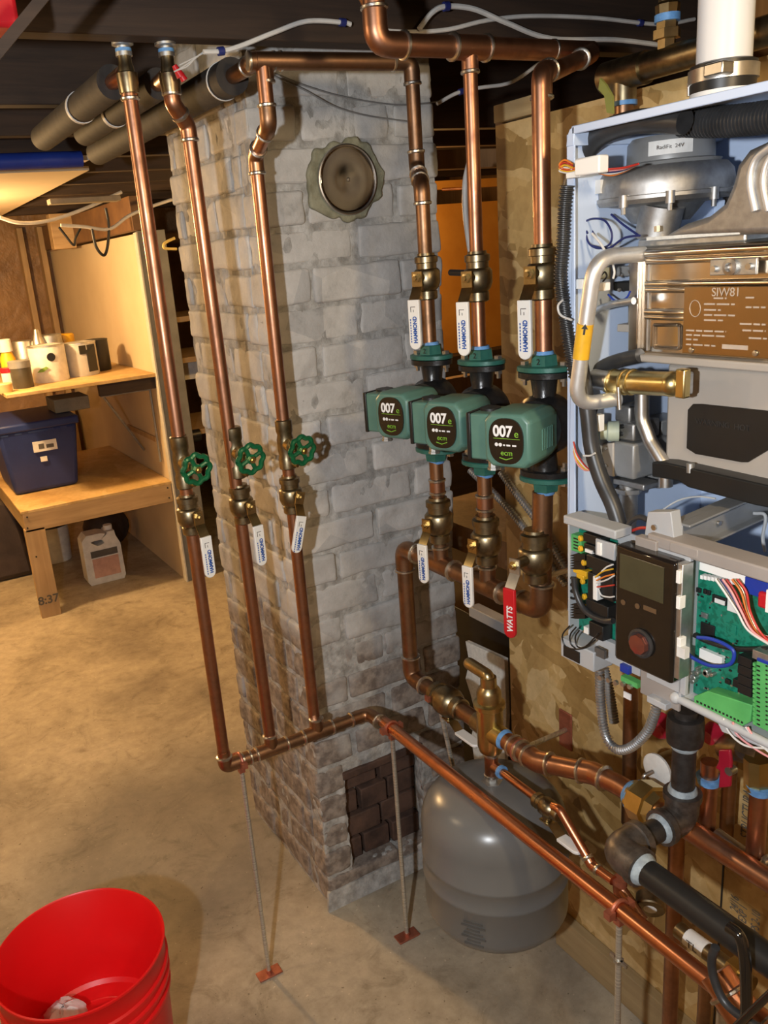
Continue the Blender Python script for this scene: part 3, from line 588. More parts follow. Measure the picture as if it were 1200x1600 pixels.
# overhead, left
def insul(label, x, z, y0, y1, r, stub=None):
    t = T('insulated_pipe', label, 'pipe', (x, y0, z), 'insulated pipes overhead')
    MB().tube([(x, y0-0.06, z), (x, y1+0.02, z)], 0.0125).build('copper_core', 'copper_dark', t)
    MB().lathe((x, y0, z), (0, 1, 0), [(0, 0.013), (0, r), (y1-y0, r), (y1-y0, 0.013)], 24).build('foam_sleeve', 'rubber', t)
    return t
t1 = insul('foam covered pipe behind the leftmost riser top', 0.457, 1.797, 1.53, 2.12, 0.027)
MB().lathe((0.457, 1.75, 1.797), (0, 1, 0), [(0, 0.0285), (0.012, 0.0285)], 24).build('tie_band', 'paper', t1)
t2 = insul('foam covered pipe behind the second riser top', 0.535, 1.795, 1.53, 2.06, 0.025)
MB().lathe((0.535, 1.80, 1.795), (0, 1, 0), [(0, 0.0265), (0.014, 0.0265)], 24).build('tie_band', 'paper', t2)
t3 = insul('foam covered pipe running back along the chimney side', 0.628, 1.788, 1.43, 2.32, 0.029)
MB().lathe((0.628, 1.47, 1.788), (0, 1, 0), [(0, 0.0305), (0.003, 0.0305)], 24).build('tie_band', 'wire_white', t3)
tag(MB().tube([(-1.0, 2.62, 1.80), (0.66, 2.62, 1.81)], 0.022).build('blue_pipe', 'blue'), 'blue plastic pipe crossing below the joists at upper left', 'pipe')
tag(MB().box((0.52, 2.69, 1.815), (0.70, 2.74, 1.828)).build('white_strip', 'paper'), 'small white strip above the blue pipe', 'strip')
a = oY(75, 317, 3.5); b = oY(185, 313, 3.5)
tag(MB().box((a.x, 3.46, a.z-0.008), (b.x, 3.52, a.z+0.012)).build('light_fixture', mat('dull_batten', (0.30, 0.26, 0.2), None, 0.5), bevel=0.003), 'long pale batten fixed under joists above the cream panel', 'batten')
tag(MB().tube(smooth([oY(0, 340, 3.7), oY(30, 348, 3.7), (oY(75, 345, 3.7)), oY(130, 327, 3.7), oY(190, 300, 3.7)]), 0.007).build('grey_cable', 'wire_white'), 'pale cable sagging under the joists at far left', 'cable')
tag(MB().tube(smooth([oY(95, 352, 3.7), oY(130, 354, 3.7), oY(170, 358, 3.7), oY(200, 338, 3.7), oY(230, 325, 3.7), oY(268, 312, 3.7)]), 0.007).build('white_cable', 'wire_white'), 'white cable running above the cream panel to the chimney', 'cable')
tag(MB().tube(smooth([oY(128, 352, 3.8), oY(118, 372, 3.8), oY(115, 383, 3.8), oY(100, 365, 3.8), oY(92, 355, 3.8)]), 0.005).build('black_cable', 'black'), 'short black cable loop hanging left above the cream panel', 'cable')
tag(MB().tube(smooth([oY(143, 355, 3.7), oY(150, 385, 3.7), oY(162, 399, 3.7), oY(168, 385, 3.7), oY(170, 352, 3.7), oY(165, 325, 3.7)]), 0.006).build('black_cable', 'black'), 'long black cable loop hanging in front of cream panel', 'cable')
# red item and brace at the top left corner
a, b = oY(0, 78, 1.1), oY(72, -10, 1.1)
tag(MB().obox((a+b)/2, (b-a)/2*1.3, Vector((0, 0.010, 0)), Vector((0, 1, 0)).cross((b-a).normalized())*0.006).build('diagonal_brace', 'joist'), 'weathered diagonal wood brace at top left corner', 'brace')
p = oY(0, 5, 1.2); tag(MB().box((p.x-0.15, 1.2, p.z-0.025), (p.x+0.02, 1.26, p.z+0.05)).build('red_object', 'red', bevel=0.006), 'red plastic object tucked between joists at top left', 'object')
# ================================================================== VALVES (built once, then copied)
def rdirs(t): return t
def make_ball_valve(label, grip='white', r=0.011, txt='HAMMOND', tm='print_blue', bm='brass_dark', glen=0.085, neck='brass', group=None, tilt=0.0, big=1.0, reach=0.0):
    t = T('ball_valve', label, 'valve', (0, 0, 0), group); R = r
    g = big
    prof = [(-0.038*g, R*1.25), (-0.036*g, R*1.45), (-0.024*g, R*1.45), (-0.023*g, R*1.3), (-0.018*g, R*1.7), (-0.010*g, R*1.95), (0.008*g, R*1.95), (0.012*g, R*1.7), (0.013*g, R*1.5), (0.022*g, R*1.5), (0.023*g, R*1.7), (0.032*g, R*1.7), (0.034*g, R*1.3), (0.038*g, R*1.25)]
    MB().lathe((0, 0, 0), (0, 0, 1), prof, 20).build('body', bm, t)
    y = -R*1.7-reach
    MB().cyl((0, 0, 0), (0, y-0.010, 0), 0.0085).build('stem_boss', bm, t)
    a = Vector((0, y-0.012, 0)); sx = math.sin(tilt)
    mb = MB(); w = 0.0095
    mb.obox(a+Vector((0, 0, -0.002)), (w, 0, 0), (0, 0.0013, 0), (0, 0, 0.012))
    b0 = a+Vector((0, 0, -0.014)); b1 = a+Vector((0, -0.014, -0.036))
    mb.obox((b0+b1)/2, (w, 0, 0), Vector((0, -0.022, -0.014)).normalized()*0.0014*Vector((1, 1, 1)).length/1.7, (b1-b0)/2)
    hd = mb.build('handle', neck, t)
    gz0, gz1 = -0.034, -0.034-glen
    gb = a+Vector((0, -0.0145, 0)); ng = 10; pts = [gb+Vector((-0.0108, -0.003, gz0)), gb+Vector((-0.0108, -0.003, gz1+0.011))]
    pts += [gb+Vector((-0.0108*math.cos(PI*i/ng), -0.003, gz1+0.011-0.011*math.sin(PI*i/ng))) for i in range(1, ng)]
    pts += [gb+Vector((0.0108, -0.003, gz1+0.011)), gb+Vector((0.0108, -0.003, gz0))]
    gp = MB().prism(pts, (0, 0.006, 0)).build('grip', grip, hd, 0.0012)
    if txt:
        text(txt, 0.0098 if grip == 'white' else 0.0150, gb+Vector((0.0025, -0.0034, (gz0+gz1)/2-0.008)), (0, 0, 1), (-1, 0, 0), tm, hd, 'grip_lettering', sx=0.85, bold=0.0004)
        if grip == 'white':
            q = MB()
            for k in range(9): q.box(gb+Vector((-0.007, -0.0034, gz0-0.034-k*0.0045)), gb+Vector((-0.0052, -0.0031, gz0-0.031-k*0.0045)))
            q.build('grip_lettering', 'print_blue', hd); q = MB()
            q.box(gb+Vector((-0.005, -0.0034, gz0-0.020)), gb+Vector((-0.004, -0.0031, gz0-0.012))); q.box(gb+Vector((-0.005, -0.0034, gz0-0.012)), gb+Vector((0.004, -0.0031, gz0-0.011))); q.box(gb+Vector((0.0, -0.0034, gz0-0.020)), gb+Vector((0.001, -0.0031, gz0-0.016)))
            q.build('grip_mark', 'print_grey', hd)
    MB().lathe(a+Vector((0, 0.001, 0)), (0, -1, 0), [(0, 0.0075), (0.006, 0.0075), (0.0065, 0.004), (0.011, 0.004)], 6).build('stem_nut', 'brass', t)
    if tilt:
        M4 = Matrix.Translation((0, 0, 0)) @ Matrix.Rotation(tilt, 4, 'Y')
        for ch in ALLC():
            if ch.parent == hd or ch == hd: ch.data.transform(M4)
    return t
def make_gate_valve(label):
    t = T('gate_valve', label, 'valve', (0, 0, 0)); R = 0.0135
    MB().lathe((0, 0, 0), (0, 0, 1), [(-0.048, R*1.05), (-0.046, R*1.2), (-0.026, R*1.2), (-0.02, R*1.05), (-0.01, R*1.2), (0.01, R*1.2), (0.02, R*1.05), (0.026, R*1.2), (0.046, R*1.2), (0.048, R*1.05)], 20).build('body', 'brass_dark', t)
    d = Vector((0.10, -1, -0.10)).normalized()
    MB().lathe((0, 0, 0.002), d, [(0.0, 0.013), (0.024, 0.013), (0.025, 0.010), (0.034, 0.010), (0.035, 0.0085), (0.044, 0.0085), (0.045, 0.004), (0.058, 0.004)], 12).build('bonnet', 'brass', t)
    c = Vector((0, 0, 0.002))+d*0.058; u, v = perp(d); N = 64
    ringp = [c+(u*math.cos(2*PI*k/N)+v*math.sin(2*PI*k/N))*(0.0245*(1+0.07*math.cos(8*2*PI*k/N))) for k in range(N+1)]
    w = MB().tube(ringp, 0.0048, n=8, cap=False)
    for k in range(4):
        a = 2*PI*k/4+0.4; w.tube([c, c+(u*math.cos(a)+v*math.sin(a))*0.023], 0.0042, n=8)
    w.cyl(c-d*0.004, c+d*0.004, 0.009); wh = w.build('hand_wheel', 'green_wheel', t)
    MB().lathe(c+d*0.004, d, [(0, 0.0065), (0.005, 0.0065), (0.0052, 0.003), (0.007, 0.003)], 6).build('wheel_nut', 'brass_gold', wh)
    MB().lathe((0.0, -0.004, -0.034), Vector((0.5, -0.85, -0.2)), [(0, 0.006), (0.022, 0.006)], 8).build('drain_cap', 'brass_gold', t)
    return t
# ================================================================== LEFT RISERS
HZ = 0.541; HY = 1.443; R1 = 0.0118
x1, x2, x3 = 0.455, 0.557, 0.664; zt = 1.84
def vent(t, x, y, z, lean=0):
    MB().lathe((x, y, z), (0, 0, 1), [(0, 0.0125), (0.002, 0.0150), (0.020, 0.0165), (0.03, 0.0165), (0.032, 0.013), (0.040, 0.012), (0.044, 0.0105), (0.054, 0.0105)], 16).build('brass_adapter', 'brass_dark', t)
    s = MB().lathe((x, y, z+0.054), (0, 0, 1), [(0, 0.013), (0.006, 0.013), (0.007, 0.011), (0.014, 0.011), (0.016, 0.017), (0.020, 0.017), (0.022, 0.013), (0.034, 0.013)], 12).build('compression_nut', 'zinc', t)
    MB().lathe((x, y, z+0.060), (0, 0, 1), [(0, 0.0125), (0.005, 0.0125)], 16).build('blue_band', 'tape', s)
z1t = vz(x1, HY, 148)
t = run('leftmost of the three tall copper risers before the chimney', [(x1, HY, z1t+0.01), (x1, HY, HZ+0.012)], R1, 'copper', els=[]); coupling(t, (x1, HY, z1t), (0, 0, 1), R1, 'copper', 0.006); vent(t, x1, HY, z1t)
MB().tube([(x1, HY, z1t+0.03), (x1, 1.55, 1.797)], 0.0115).build('stub', 'copper_new', t)
z2t = vz(0.515, HY, 152)
za, zb = vz(0.525, HY, 165), vz(x2, HY, 196)
t = run('second copper riser from left with a jog at its top', [(0.517, HY-0.02, z2t+0.01), (0.517, HY-0.02, za), (x2-0.012, HY, zb), (x2, HY, HZ)], R1, 'copper', els=[1, 2], fr=0.02); vent(t, 0.517, HY-0.02, z2t)
MB().tube([(0.517, HY-0.01, z2t+0.03), (0.535, 1.55, 1.795)], 0.0115).build('stub', 'copper_dark', t)
TX, TY, TZ = 0.64, 1.336, 1.792
t = run('third copper riser, offset near its top below the overhead pipe', [(TX, TY, TZ), (TX, TY, vz(TX, TY, 196)), (x3, 1.452, vz(x3, 1.452, 243)), (x3, 1.452, HZ)], R1, 'copper', els=[1, 2], fr=0.02, em='copper_dark')
# lower manifold
t = run('copper header along the floor supports, turning toward the camera', [(x1, HY, HZ+0.035), (x1, HY, HZ), (0.783, HY, HZ), (0.797, 1.40, HZ), (0.797, 1.385, HZ)], 0.0128, 'copper_dark', els=[1], fr=0.022)
MB().cyl((0.797, 1.39, HZ), (0.797, 0.30, HZ), 0.0128).build('tube', 'copper_new', t)
elbow(t, (0.6, HY, HZ), (0.789, HY, HZ), (0.797, 1.0, HZ), 0.0128, 'copper_dark', fr=0.03)
for x in (x2, x3): tee(t, (x, HY, HZ), (1, 0, 0), (0, 0, 1), 0.0128, 0.0118, 'copper_dark', 0.034)
coupling(t, (0.50, HY, HZ), (1, 0, 0), 0.0128, 'copper_dark', 0.008)
# gate valves and ball valves on risers
gv = []
for (x, y, py, w_) in ((x1, HY, 722, 'leftmost'), (x2, HY, 707, 'middle'), (x3, 1.452, 694, 'rightmost')):
    lab = {'leftmost': 'green wheel gate valve on the leftmost riser', 'middle': 'green wheel gate valve on the second riser', 'rightmost': 'green wheel gate valve on the third riser nearest the pumps'}[w_]
    if not gv: o = make_gate_valve(lab)
    else: o = copy_tree(gv[0]); o['label'] = lab
    gv.append(o); o['group'] = 'green wheel gate valves'
    o.location = (x, y, vz(x, y, py))
wall_lab = {0: 'white handled ball valve low on the leftmost riser', 1: 'white handled ball valve low on the second riser', 2: 'white handled ball valve with tilted handle on the third riser'}
bv0 = make_ball_valve(wall_lab[0], r=R1, group='white handled ball valves on the left risers', glen=0.078)
bv1 = copy_tree(bv0); bv1['label'] = wall_lab[1]
bv2 = make_ball_valve(wall_lab[2], r=R1, group='white handled ball valves on the left risers', tilt=0.30, glen=0.072)
bv0.location = (x1, HY, vz(x1, HY, 803)); bv0.rotation_euler.z = 0.18
bv1.location = (x2, HY, vz(x2, HY, 787)); bv1.rotation_euler.z = 0.18
bv2.location = (x3, 1.452, vz(x3, 1.452, 772)); bv2.rotation_euler.z = 0.12
tag(MB().box((x1+0.012, HY+0.04, vz(x1, HY, 822)), (x1+0.03, HY+0.045, vz(x1, HY, 795))).build('red_tag', 'copper_new'), 'small red-brown tag behind the leftmost white handled valve', 'tag')
# overhead copper from insulated pipe to pump one riser
P1 = Vector((0.893, 1.300, 1.787)); 
zo1, zo2 = vz(0.893, 1.30, 262), vz(0.86, 1.241, 292)
t = run('overhead copper pipe turning down to the farthest pump', [(0.628, 1.46, 1.788), (0.628, TY+0.003, 1.791), (P1.x, P1.y, P1.z), (P1.x, P1.y, zo1), (0.86, 1.241, zo2), (0.86, 1.241, 1.335)], 0.0118, 'copper_dark', fr=0.020)
tee(t, (TX+0.004, TY+0.001, TZ-0.001), (1, -0.13, 0), (0, 0, -1), 0.0118, 0.0108, 'copper_dark', 0.026)
MB().tube([(0.628, 1.336, 1.791), (P1.x-0.03, P1.y+0.004, P1.z)], 0.0135).build('tube', 'copper_dark', t)
# upper manifold over the pumps
UY, UZ = 1.103, 1.764
t = run('thick overhead copper manifold feeding the pump risers', [(0.702, UY, 2.04), (0.702, UY, UZ), (1.108, UY, UZ), (0.892, 0.978, vz(0.87, 0.96, 112)), (0.862, 0.957, vz(0.862, 0.957, 112)), (0.862, 0.957, 1.335)], 0.0122, 'copper', els=[2], fr=0.022)
MB().tube([(0.702, UY, 2.04), (0.702, UY, UZ), (1.10, UY, UZ)], 0.0148, 0.024, 20).build('tube', 'copper', t)
elbow(t, (0.702, UY, 2.0), (0.702, UY, UZ), (1.0, UY, UZ), 0.0148, 'copper', fr=0.028)
zq = vz(0.862, 0.957, 112); elbow(t, (1.0, 1.04, zq+0.03), (0.868, 0.961, zq), (0.862, 0.957, 1.5), 0.0122, 'copper', fr=0.022)
tee(t, (0.86, UY, UZ), (1, 0, 0), (0, 0, -1), 0.0148, 0.0108, 'copper', 0.03)
run('copper riser dropping from the manifold to the middle pump', [(0.86, UY, UZ-0.01), (0.86, UY, 1.335)], 0.0106, 'copper')
tag(MB().tube([(0.60, 1.13, 2.0), (0.715, 1.115, 1.79)], 0.008).build('bare_pipe', 'copper_dark'), 'thin dark diagonal pipe rising beside the manifold elbow', 'pipe')
# ================================================================== PUMPS
def make_pump(label):
    t = T('circulator_pump', label, 'pump', (0, 0, 0), 'green circulator pumps')
    # volute and necks
    v = MB().lathe((0.022, 0, 0), (-1, 0, 0), [(0, 0.028), (0.003, 0.040), (0.010, 0.046), (0.034, 0.046), (0.040, 0.042), (0.052, 0.040)], 32)
    v.lathe((0, 0, 0), (0, 0, 1), [(-0.078, 0.021), (-0.066, 0.0195), (-0.045, 0.017), (-0.03, 0.024), (0.03, 0.024), (0.045, 0.017), (0.066, 0.0195), (0.078, 0.021)], 24)
    v.build('volute', 'black_cast', t)
    for s in (1, -1):
        z = 0.078*s; u = (0, 1, 0)
        fl = MB().lathe((0, 0, z), (0, 0, s), [(-0.009, 0.026), (-0.008, 0.028), (0, 0.028)], 28, 1.42, u)
        fl.build('volute_flange', 'black_cast', t)
        gf = MB().lathe((0, 0, z), (0, 0, s), [(0.0005, 0.027), (0.002, 0.029), (0.008, 0.029), (0.0095, 0.026)], 28, 1.42, u)
        gf.lathe((0, 0, z), (0, 0, s), [(0.008, 0.0215), (0.024, 0.0195), (0.025, 0.018)], 6)
        g = gf.build('flange', 'green_cast', t)
        MB().cyl((0, 0, z+0.0245*s), (0, 0, z+0.030*s), 0.0150, 0.0135).build('sealant_ring', 'tape', g)
        if s > 0: text('2', 0.012, (-0.0205, -0.0008, z+0.016), (0, -1, 0), (0, 0, 1), 'black', g, 'cast_number')
        for yy in (-0.031, 0.031):
            b = MB().lathe((0, yy, z+0.0095*s), (0, 0, s), [(0, 0.0065), (0.005, 0.0065), (0.0055, 0.003)], 6)
            b.lathe((0, yy, z-0.009*s), (0, 0, -s), [(0, 0.0065), (0.005, 0.0065), (0.0055, 0.0035), (0.012, 0.0035)], 6)
            b.build('flange_bolt', 'steel', t)
    # motor housing: octagon toward -X
    def octa(h, w, c, x): return [(x, a, b) for a, b in ((-w+c, -h), (w-c, -h), (w, -h+c), (w, h-c), (w-c, h), (-w+c, h), (-w, h-c), (-w, -h+c))]
    o1 = octa(0.0365, 0.0335, 0.010, -0.118); o2 = octa(0.0395, 0.037, 0.011, -0.110); o3 = octa(0.0395, 0.037, 0.011, -0.052); o4 = octa(0.036, 0.034, 0.010, -0.030)
    mb = MB(); vs = o1+o2+o3+o4; n = 8
    mb.add(vs, [tuple(range(8))[::-1], tuple(range(24, 32))]+[(i*8+k, i*8+(k+1) % 8, (i+1)*8+(k+1) % 8, (i+1)*8+k) for i in range(3) for k in range(8)])
    mo_ = mb.build('motor_housing', 'green', t, 0.003)
    MB().box((-0.108, 0.030, -0.033), (-0.045, 0.064, 0.034)).build('terminal_box', 'green', t, 0.003)
    MB().box((-0.109, 0.063, -0.034), (-0.044, 0.069, 0.035)).build('terminal_cover', 'black', t, 0.001)
    MB().cyl((-0.075, 0.048, 0.034), (-0.075, 0.048, 0.0375), 0.015).build('knockout', 'black', t)
    k = MB().lathe((-0.088, 0.038, -0.033), (0, 0, -1), [(0, 0.011), (0.004, 0.011), (0.0045, 0.008), (0.014, 0.008), (0.0145, 0.0095), (0.018, 0.0095)], 8)
    k.build('cable_connector', 'zinc', t)
    # vents on the near side of housing
    q = MB()
    for i in range(7): q.box((-0.085+i*0.005, -0.0385, -0.018), (-0.083+i*0.005, -0.0365, 0.012))
    q.build('side_ribs', 'green', mo_)
    # label
    N = 40; e = 2.6; pts = []
    for i in range(N):
        a = 2*PI*i/N; ca, sa = math.cos(a), math.sin(a)
        pts.append((-0.1205, 0.0265*math.copysign(abs(ca)**(2/e), ca), 0.0325*math.copysign(abs(sa)**(2/e), sa)))
    MB().prism(pts, (0.003, 0, 0)).build('badge', 'black_gloss', t)
    X = -0.1208; r_, u_ = (0, -1, 0), (0, 0, 1)
    text('007', 0.0215, (X, 0.0045, 0.0135), r_, u_, 'print_white', t, 'badge_number', sx=0.92, bold=0.0007)
    text('e', 0.0145, (X, -0.0165, 0.0110), r_, u_, 'print_green', t, 'badge_letter')
    MB().box((X, -0.0215, 0.0035), (X+0.0005, 0.019, 0.0041)).build('badge_line', 'print_green', t)
    q = MB(); 
    for c_ in (0.0145, 0.0085): q.cyl((X, c_, -0.005), (X+0.0005, c_, -0.005), 0.0027, n=12)
    for a_, b_ in ((0.004, 0.001), (-0.001, -0.007), (-0.010, -0.016)): q.box((X, b_, -0.0065), (X+0.0005, a_, -0.0042))
    q.build('badge_small_print', 'print_white', t)
    text('ecm', 0.011, (X, -0.001, -0.0165), r_, u_, 'print_green', t, 'badge_logo'); q = MB()
    q.tube([(X, 0.010, -0.0235), (X, 0.0, -0.026), (X, -0.010, -0.0225)], 0.0007, n=6); q.build('badge_swoosh', 'print_green', t)
    return t
py_ = (0.957, 1.103, 1.241); PZ = 1.230
names = ('green circulator pump nearest the boiler', 'middle green circulator pump with 007 badge', 'farthest green circulator pump in front of the chimney')
pm = [make_pump(names[0])]
for k in (1, 2): c = copy_tree(pm[0]); c['label'] = names[k]; pm.append(c)
PXW = 0.862
for k in range(3): pm[k].location = (PXW, py_[k], PZ); pm[k].rotation_euler.z = math.radians((22, 20, 18)[k])
# ball valves above the pumps
ub = make_ball_valve('white handled ball valve above the pump nearest the boiler', r=0.0115, group='white handled ball valves above the pumps', glen=0.082)
ubs = [ub]; 
for lab in ('white handled ball valve above the middle pump', 'white handled ball valve above the farthest pump'): c = copy_tree(ub); c['label'] = lab; ubs.append(c)
for k, (c, py) in enumerate(zip(ubs, (425, 432, 432))):
    c.location = (PXW-0.001, py_[k], vz(PXW, py_[k], py)); c.rotation_euler.z = math.radians(-90+(16, 20, 24)[k])
tag(MB().tube([(0.862, 1.175, vz(0.862, 1.14, 425)), (0.862, 1.105, vz(0.862, 1.14, 428))], 0.005).build('black_lever', 'black'), 'thin black lever behind the middle pump ball valve', 'lever')
# below pumps
LB = ((835, 880), (842, 872), (817, 855))
lower = (('large red handled ball valve under the pump nearest the boiler', 'red', 'WATTS', 'print_white', 868), ('white handled ball valve under the middle pump', 'white', 'HAMMOND', 'print_blue', 843), ('white handled ball valve under the farthest pump', 'white', 'HAMMOND', 'print_blue', 812))
for k in range(3):
    y = py_[k]; lab, gm, tx, tm, py = lower[k]
    o = make_ball_valve(lab, gm, 0.0135, tx, tm, glen=0.075 if k else 0.082, neck='zinc' if k == 0 else 'brass', big=1.15, reach=0.016 if k == 0 else 0.0)
    o.location = (0.86-(0.012 if k == 0 else 0), y+(0.010 if k == 0 else 0), vz(0.86, y, py)); o.rotation_euler.z = math.radians(-90+(12, 10, 14)[k])
MZ = 0.925; RM = 0.0158
t = run('copper return manifold under the pumps, dropping at the chimney side', [(0.86, py_[0]+0.004, 1.125), (0.86, py_[0]+0.012, MZ), (0.86, 1.37, MZ), (0.86, 1.37, 0.637), (0.86, 1.10, 0.637)], RM, 'copper_dark', els=[1, 2, 3], fr=0.03)
for k in (1, 2):
    tee(t, (0.86, py_[k], MZ), (0, 1, 0), (0, 0, 1), RM, 0.0125, 'copper_dark', 0.04)
    r_ = run('short copper drop under the '+('middle' if k == 1 else 'farthest')+' pump', [(0.86, py_[k], 1.125), (0.86, py_[k], MZ)], 0.0125, 'copper_dark')
    coupling(r_, (0.86, py_[k], vz(0.86, py_[k], 760 if k == 2 else 785)), (0, 0, 1), 0.0125, 'copper', 0.012)
# supports
def support(x, y, z, r, label, ax=(1, 0, 0), foot=None):
    tx_, ty_ = x, y; x, y = foot or (x, y)
    t = T('pipe_support', label, 'pipe support', (x, y, 0), 'threaded rod pipe supports')
    MB().tube([(x, y, 0.004), (tx_, ty_, z-r)], 0.0048, n=10).build('threaded_rod', 'rod', t)
    MB().box((x-0.027, y-0.014, 0), (x+0.027, y+0.014, 0.004)).build('foot_plate', 'clampcu', t, 0.001)
    MB().cyl((x, y, 0.004), (x, y, 0.011), 0.0075, n=6).build('foot_nut', 'clampcu', t)
    x, y = tx_, ty_; a = Vector(ax); c = MB().torus((x, y, z), a, r+0.0025, 0.0032, 24, 8)
    v = Vector((0, 0, 1)).cross(a).normalized()
    for s in (1, -1): c.obox(Vector((x, y, z))+v*s*(r+0.007), v*0.006, a*0.006, Vector((0, 0, 0.006)))
    c.obox((x, y, z-r-0.007), v*0.006, a*0.006, (0, 0, 0.006)); c.build('clamp', 'clampcu', t)
    return t
M['rod'] = mat('threaded_zinc_rod', (0.72, 0.69, 0.60), (0.45, 0.42, 0.36), 0.4, 0.7, 5, stretch=(1, 1, 60), st=(0.4, 0.6))
M['clampcu'] = mat('copper_clad_clamp', (0.50, 0.17, 0.10), (0.34, 0.11, 0.065), 0.45, 0.6, 40)
support(0.487, 1.443, HZ, 0.0128, 'threaded rod and foot plate under the left end of the copper header')
support(0.797, 1.362, HZ, 0.0128, 'threaded rod and foot plate beside the grey tank', (0, 1, 0))
support(0.86, 1.275, 0.637, RM, 'threaded rod behind the tank under the white handled valve', (0, 1, 0), (0.945, 1.245))
p = oX(968, 1410, 0.797); s_ = support(0.797, p.y, HZ, 0.0128, 'threaded rod at the right in front of the sill board', (0, 1, 0))
zz = vz(0.797, p.y, 1503); MB().cyl((0.797, p.y, zz), (0.797, p.y, zz+0.006), 0.008, n=6).obox((0.797, p.y, zz+0.003), (0, 0.016, 0), (0.002, 0, 0), (0, 0, 0.003)).build('wing_nut', 'zinc', s_)
def wallsup(a, b, label, r, ax=(0, 1, 0), big=True):
    t = T('wall_support', label, 'pipe support', a); MB().tube([a, b], 0.005, n=10).build('threaded_rod', 'rod', t)
    MB().box(Vector(a)+Vector((-0.004, -0.018, -0.042)), Vector(a)+Vector((0, 0.018, 0.042))).build('wall_plate', 'clampcu', t, 0.002)
    MB().torus(b, ax, r+0.0025, 0.004, 24, 8).cyl(b, Vector(b)+(Vector(a)-Vector(b)).normalized()*(r+0.02), 0.008).build('clamp', 'clampcu', t)
wallsup(oX(885, 1140, 1.08), oX(812, 1172, 0.86), 'threaded rod with red-brown plate holding the thick pipe off the wall', RM)
a = oX(868, 903, 1.08); wallsup(oX(905, 886, 1.078), oX(838, 905, 0.93), 'threaded rod off the wall beside the red valve handle', 0.01)
M_ = MB().tube([oX(741, 889, 0.93), oX(770, 873, 0.93)], 0.004); 
tag(M_.build('threaded_rod', 'rod'), 'short threaded rod end left of the red valve handle', 'rod')
# valve on the return, air separator
SX, SY = 0.86, 1.111
Rm = cols((-1, 0, 0), (0, 0, 1), (0, 1, 0))
o = make_ball_valve('white handled ball valve lying sideways left of the brass separator', 'white', 0.0155, 'HAMMOND', 'print_grey', big=1.2, glen=0.062)
p = oX(700, 1110, 0.86); place(o, (0.86, p.y, 0.637), Rm)
t = T('air_separator', 'brass air separator with a side spout on top of tank line', 'air separator', (SX, SY, 0.58))
zb = vz(SX, SY, 1172); z2 = vz(SX, SY, 1100); z3 = vz(SX, SY, 1076); z4 = vz(SX, SY, 1062)
MB().lathe((SX, SY, 0), (0, 0, 1), [(zb-0.004, 0.012), (zb, 0.021), (zb+0.012, 0.0245), (z2-0.008, 0.0245), (z2-0.004, 0.029), (z2+0.004, 0.029), (z2+0.007, 0.0235)], 32).build('body', 'brass_gold', t)
MB().lathe((SX, SY, 0), (0, 0, 1), [(z2+0.006, 0.0225), (z3-0.006, 0.0225), (z3, 0.020), (z3+0.006, 0.015), (z4+0.006, 0.0145)], 32).build('vent_housing', 'brass', t)
MB().tube([(SX, SY, z4-0.006), (SX, SY, z4+0.008), (SX, SY+0.055, z4+0.010)], 0.0115, 0.014, 16).ball((SX, SY+0.055, z4+0.010), 0.0115, 14).build('spout', 'brass', t)
for s, m in ((1, 'brass_dark'), (-1, 'brass_gold')): MB().cyl((SX, SY, 0.637), (SX, SY+s*0.040, 0.637), 0.021, 0.0195).build('side_port', m, t)
MB().cyl((SX, SY-0.040, 0.637), (SX, SY-0.048, 0.637), 0.0195, 0.017).build('sealant_ring', 'tape', t)
MB().cyl((SX, SY, zb-0.02), (SX, SY, zb+0.004), 0.011).build('bottom_port', 'brass_dark', t)
bx = PX([(840, 1190), (885, 1212)], 0.86)
pe = [Vector((0.86, SY-0.046, 0.637)), Vector((0.86, bx[0].y, 0.637)), Vector((0.892, 0.885, 0.655)), Vector((0.895, 0.835, 0.660)), Vector((0.895, 0.795, 0.660))]
t = run('thick copper pipe jogging from the brass separator to large brass union', pe, 0.0165, 'copper', els=[1, 2], fr=0.03)
coupling(t, pe[0]+Vector((0, -0.03, 0)), (0, 1, 0), 0.0165, 'copper', 0.01)
t = T('union_fitting', 'large hexagonal brass union right of the jogged copper pipe', 'union', (0.895, 0.79, 0.66))
MB().cyl((0.895, 0.812, 0.66), (0.895, 0.800, 0.66), 0.020, 0.027).build('sealant_ring', 'tape', t)
MB().lathe((0.895, 0.803, 0.66), (0, -1, 0), [(0, 0.027), (0.008, 0.030), (0.010, 0.030), (0.011, 0.034), (0.036, 0.034), (0.037, 0.028), (0.05, 0.024)], 8).build('union_nut', 'brass_gold', t)
run('copper pipe running on toward the camera beyond the union', [(0.895, 0.77, 0.66), (0.895, 0.35, 0.66)], 0.0155, 'copper', els=[])
# tank
TZ0, TZ1 = 0.225, 0.528; TR = 0.138
t = T('expansion_tank', 'grey steel expansion tank hanging below the brass separator', 'tank', (SX, SY, TZ0))
pr = []
for i in range(9): a = PI/2*i/8; pr.append((TZ0+0.045*(1-math.cos(a)), 0.0001+TR*(0.55+0.45*math.sin(a)) if i else 0.0001))
pr += [(0.335, TR), (0.338, TR+0.0022), (0.343, TR+0.0022), (0.346, TR), (0.378, TR), (0.381, TR+0.0022), (0.386, TR+0.0022), (0.389, TR)]
for i in range(13): a = PI/2*i/12; pr.append((TZ1-0.085+0.085*math.sin(a), max(0.0001, TR*math.cos(a)**0.62)))
MB().lathe((SX, SY, 0), (0, 0, 1), pr, 64).build('shell', 'tank', t, smooth=0.9)
MB().lathe((SX, SY, TZ1-0.006), (0, 0, 1), [(0, 0.022), (0.006, 0.02), (0.008, 0.012), (0.018, 0.012)], 6).build('neck_nut', 'zinc', t)
q = MB()
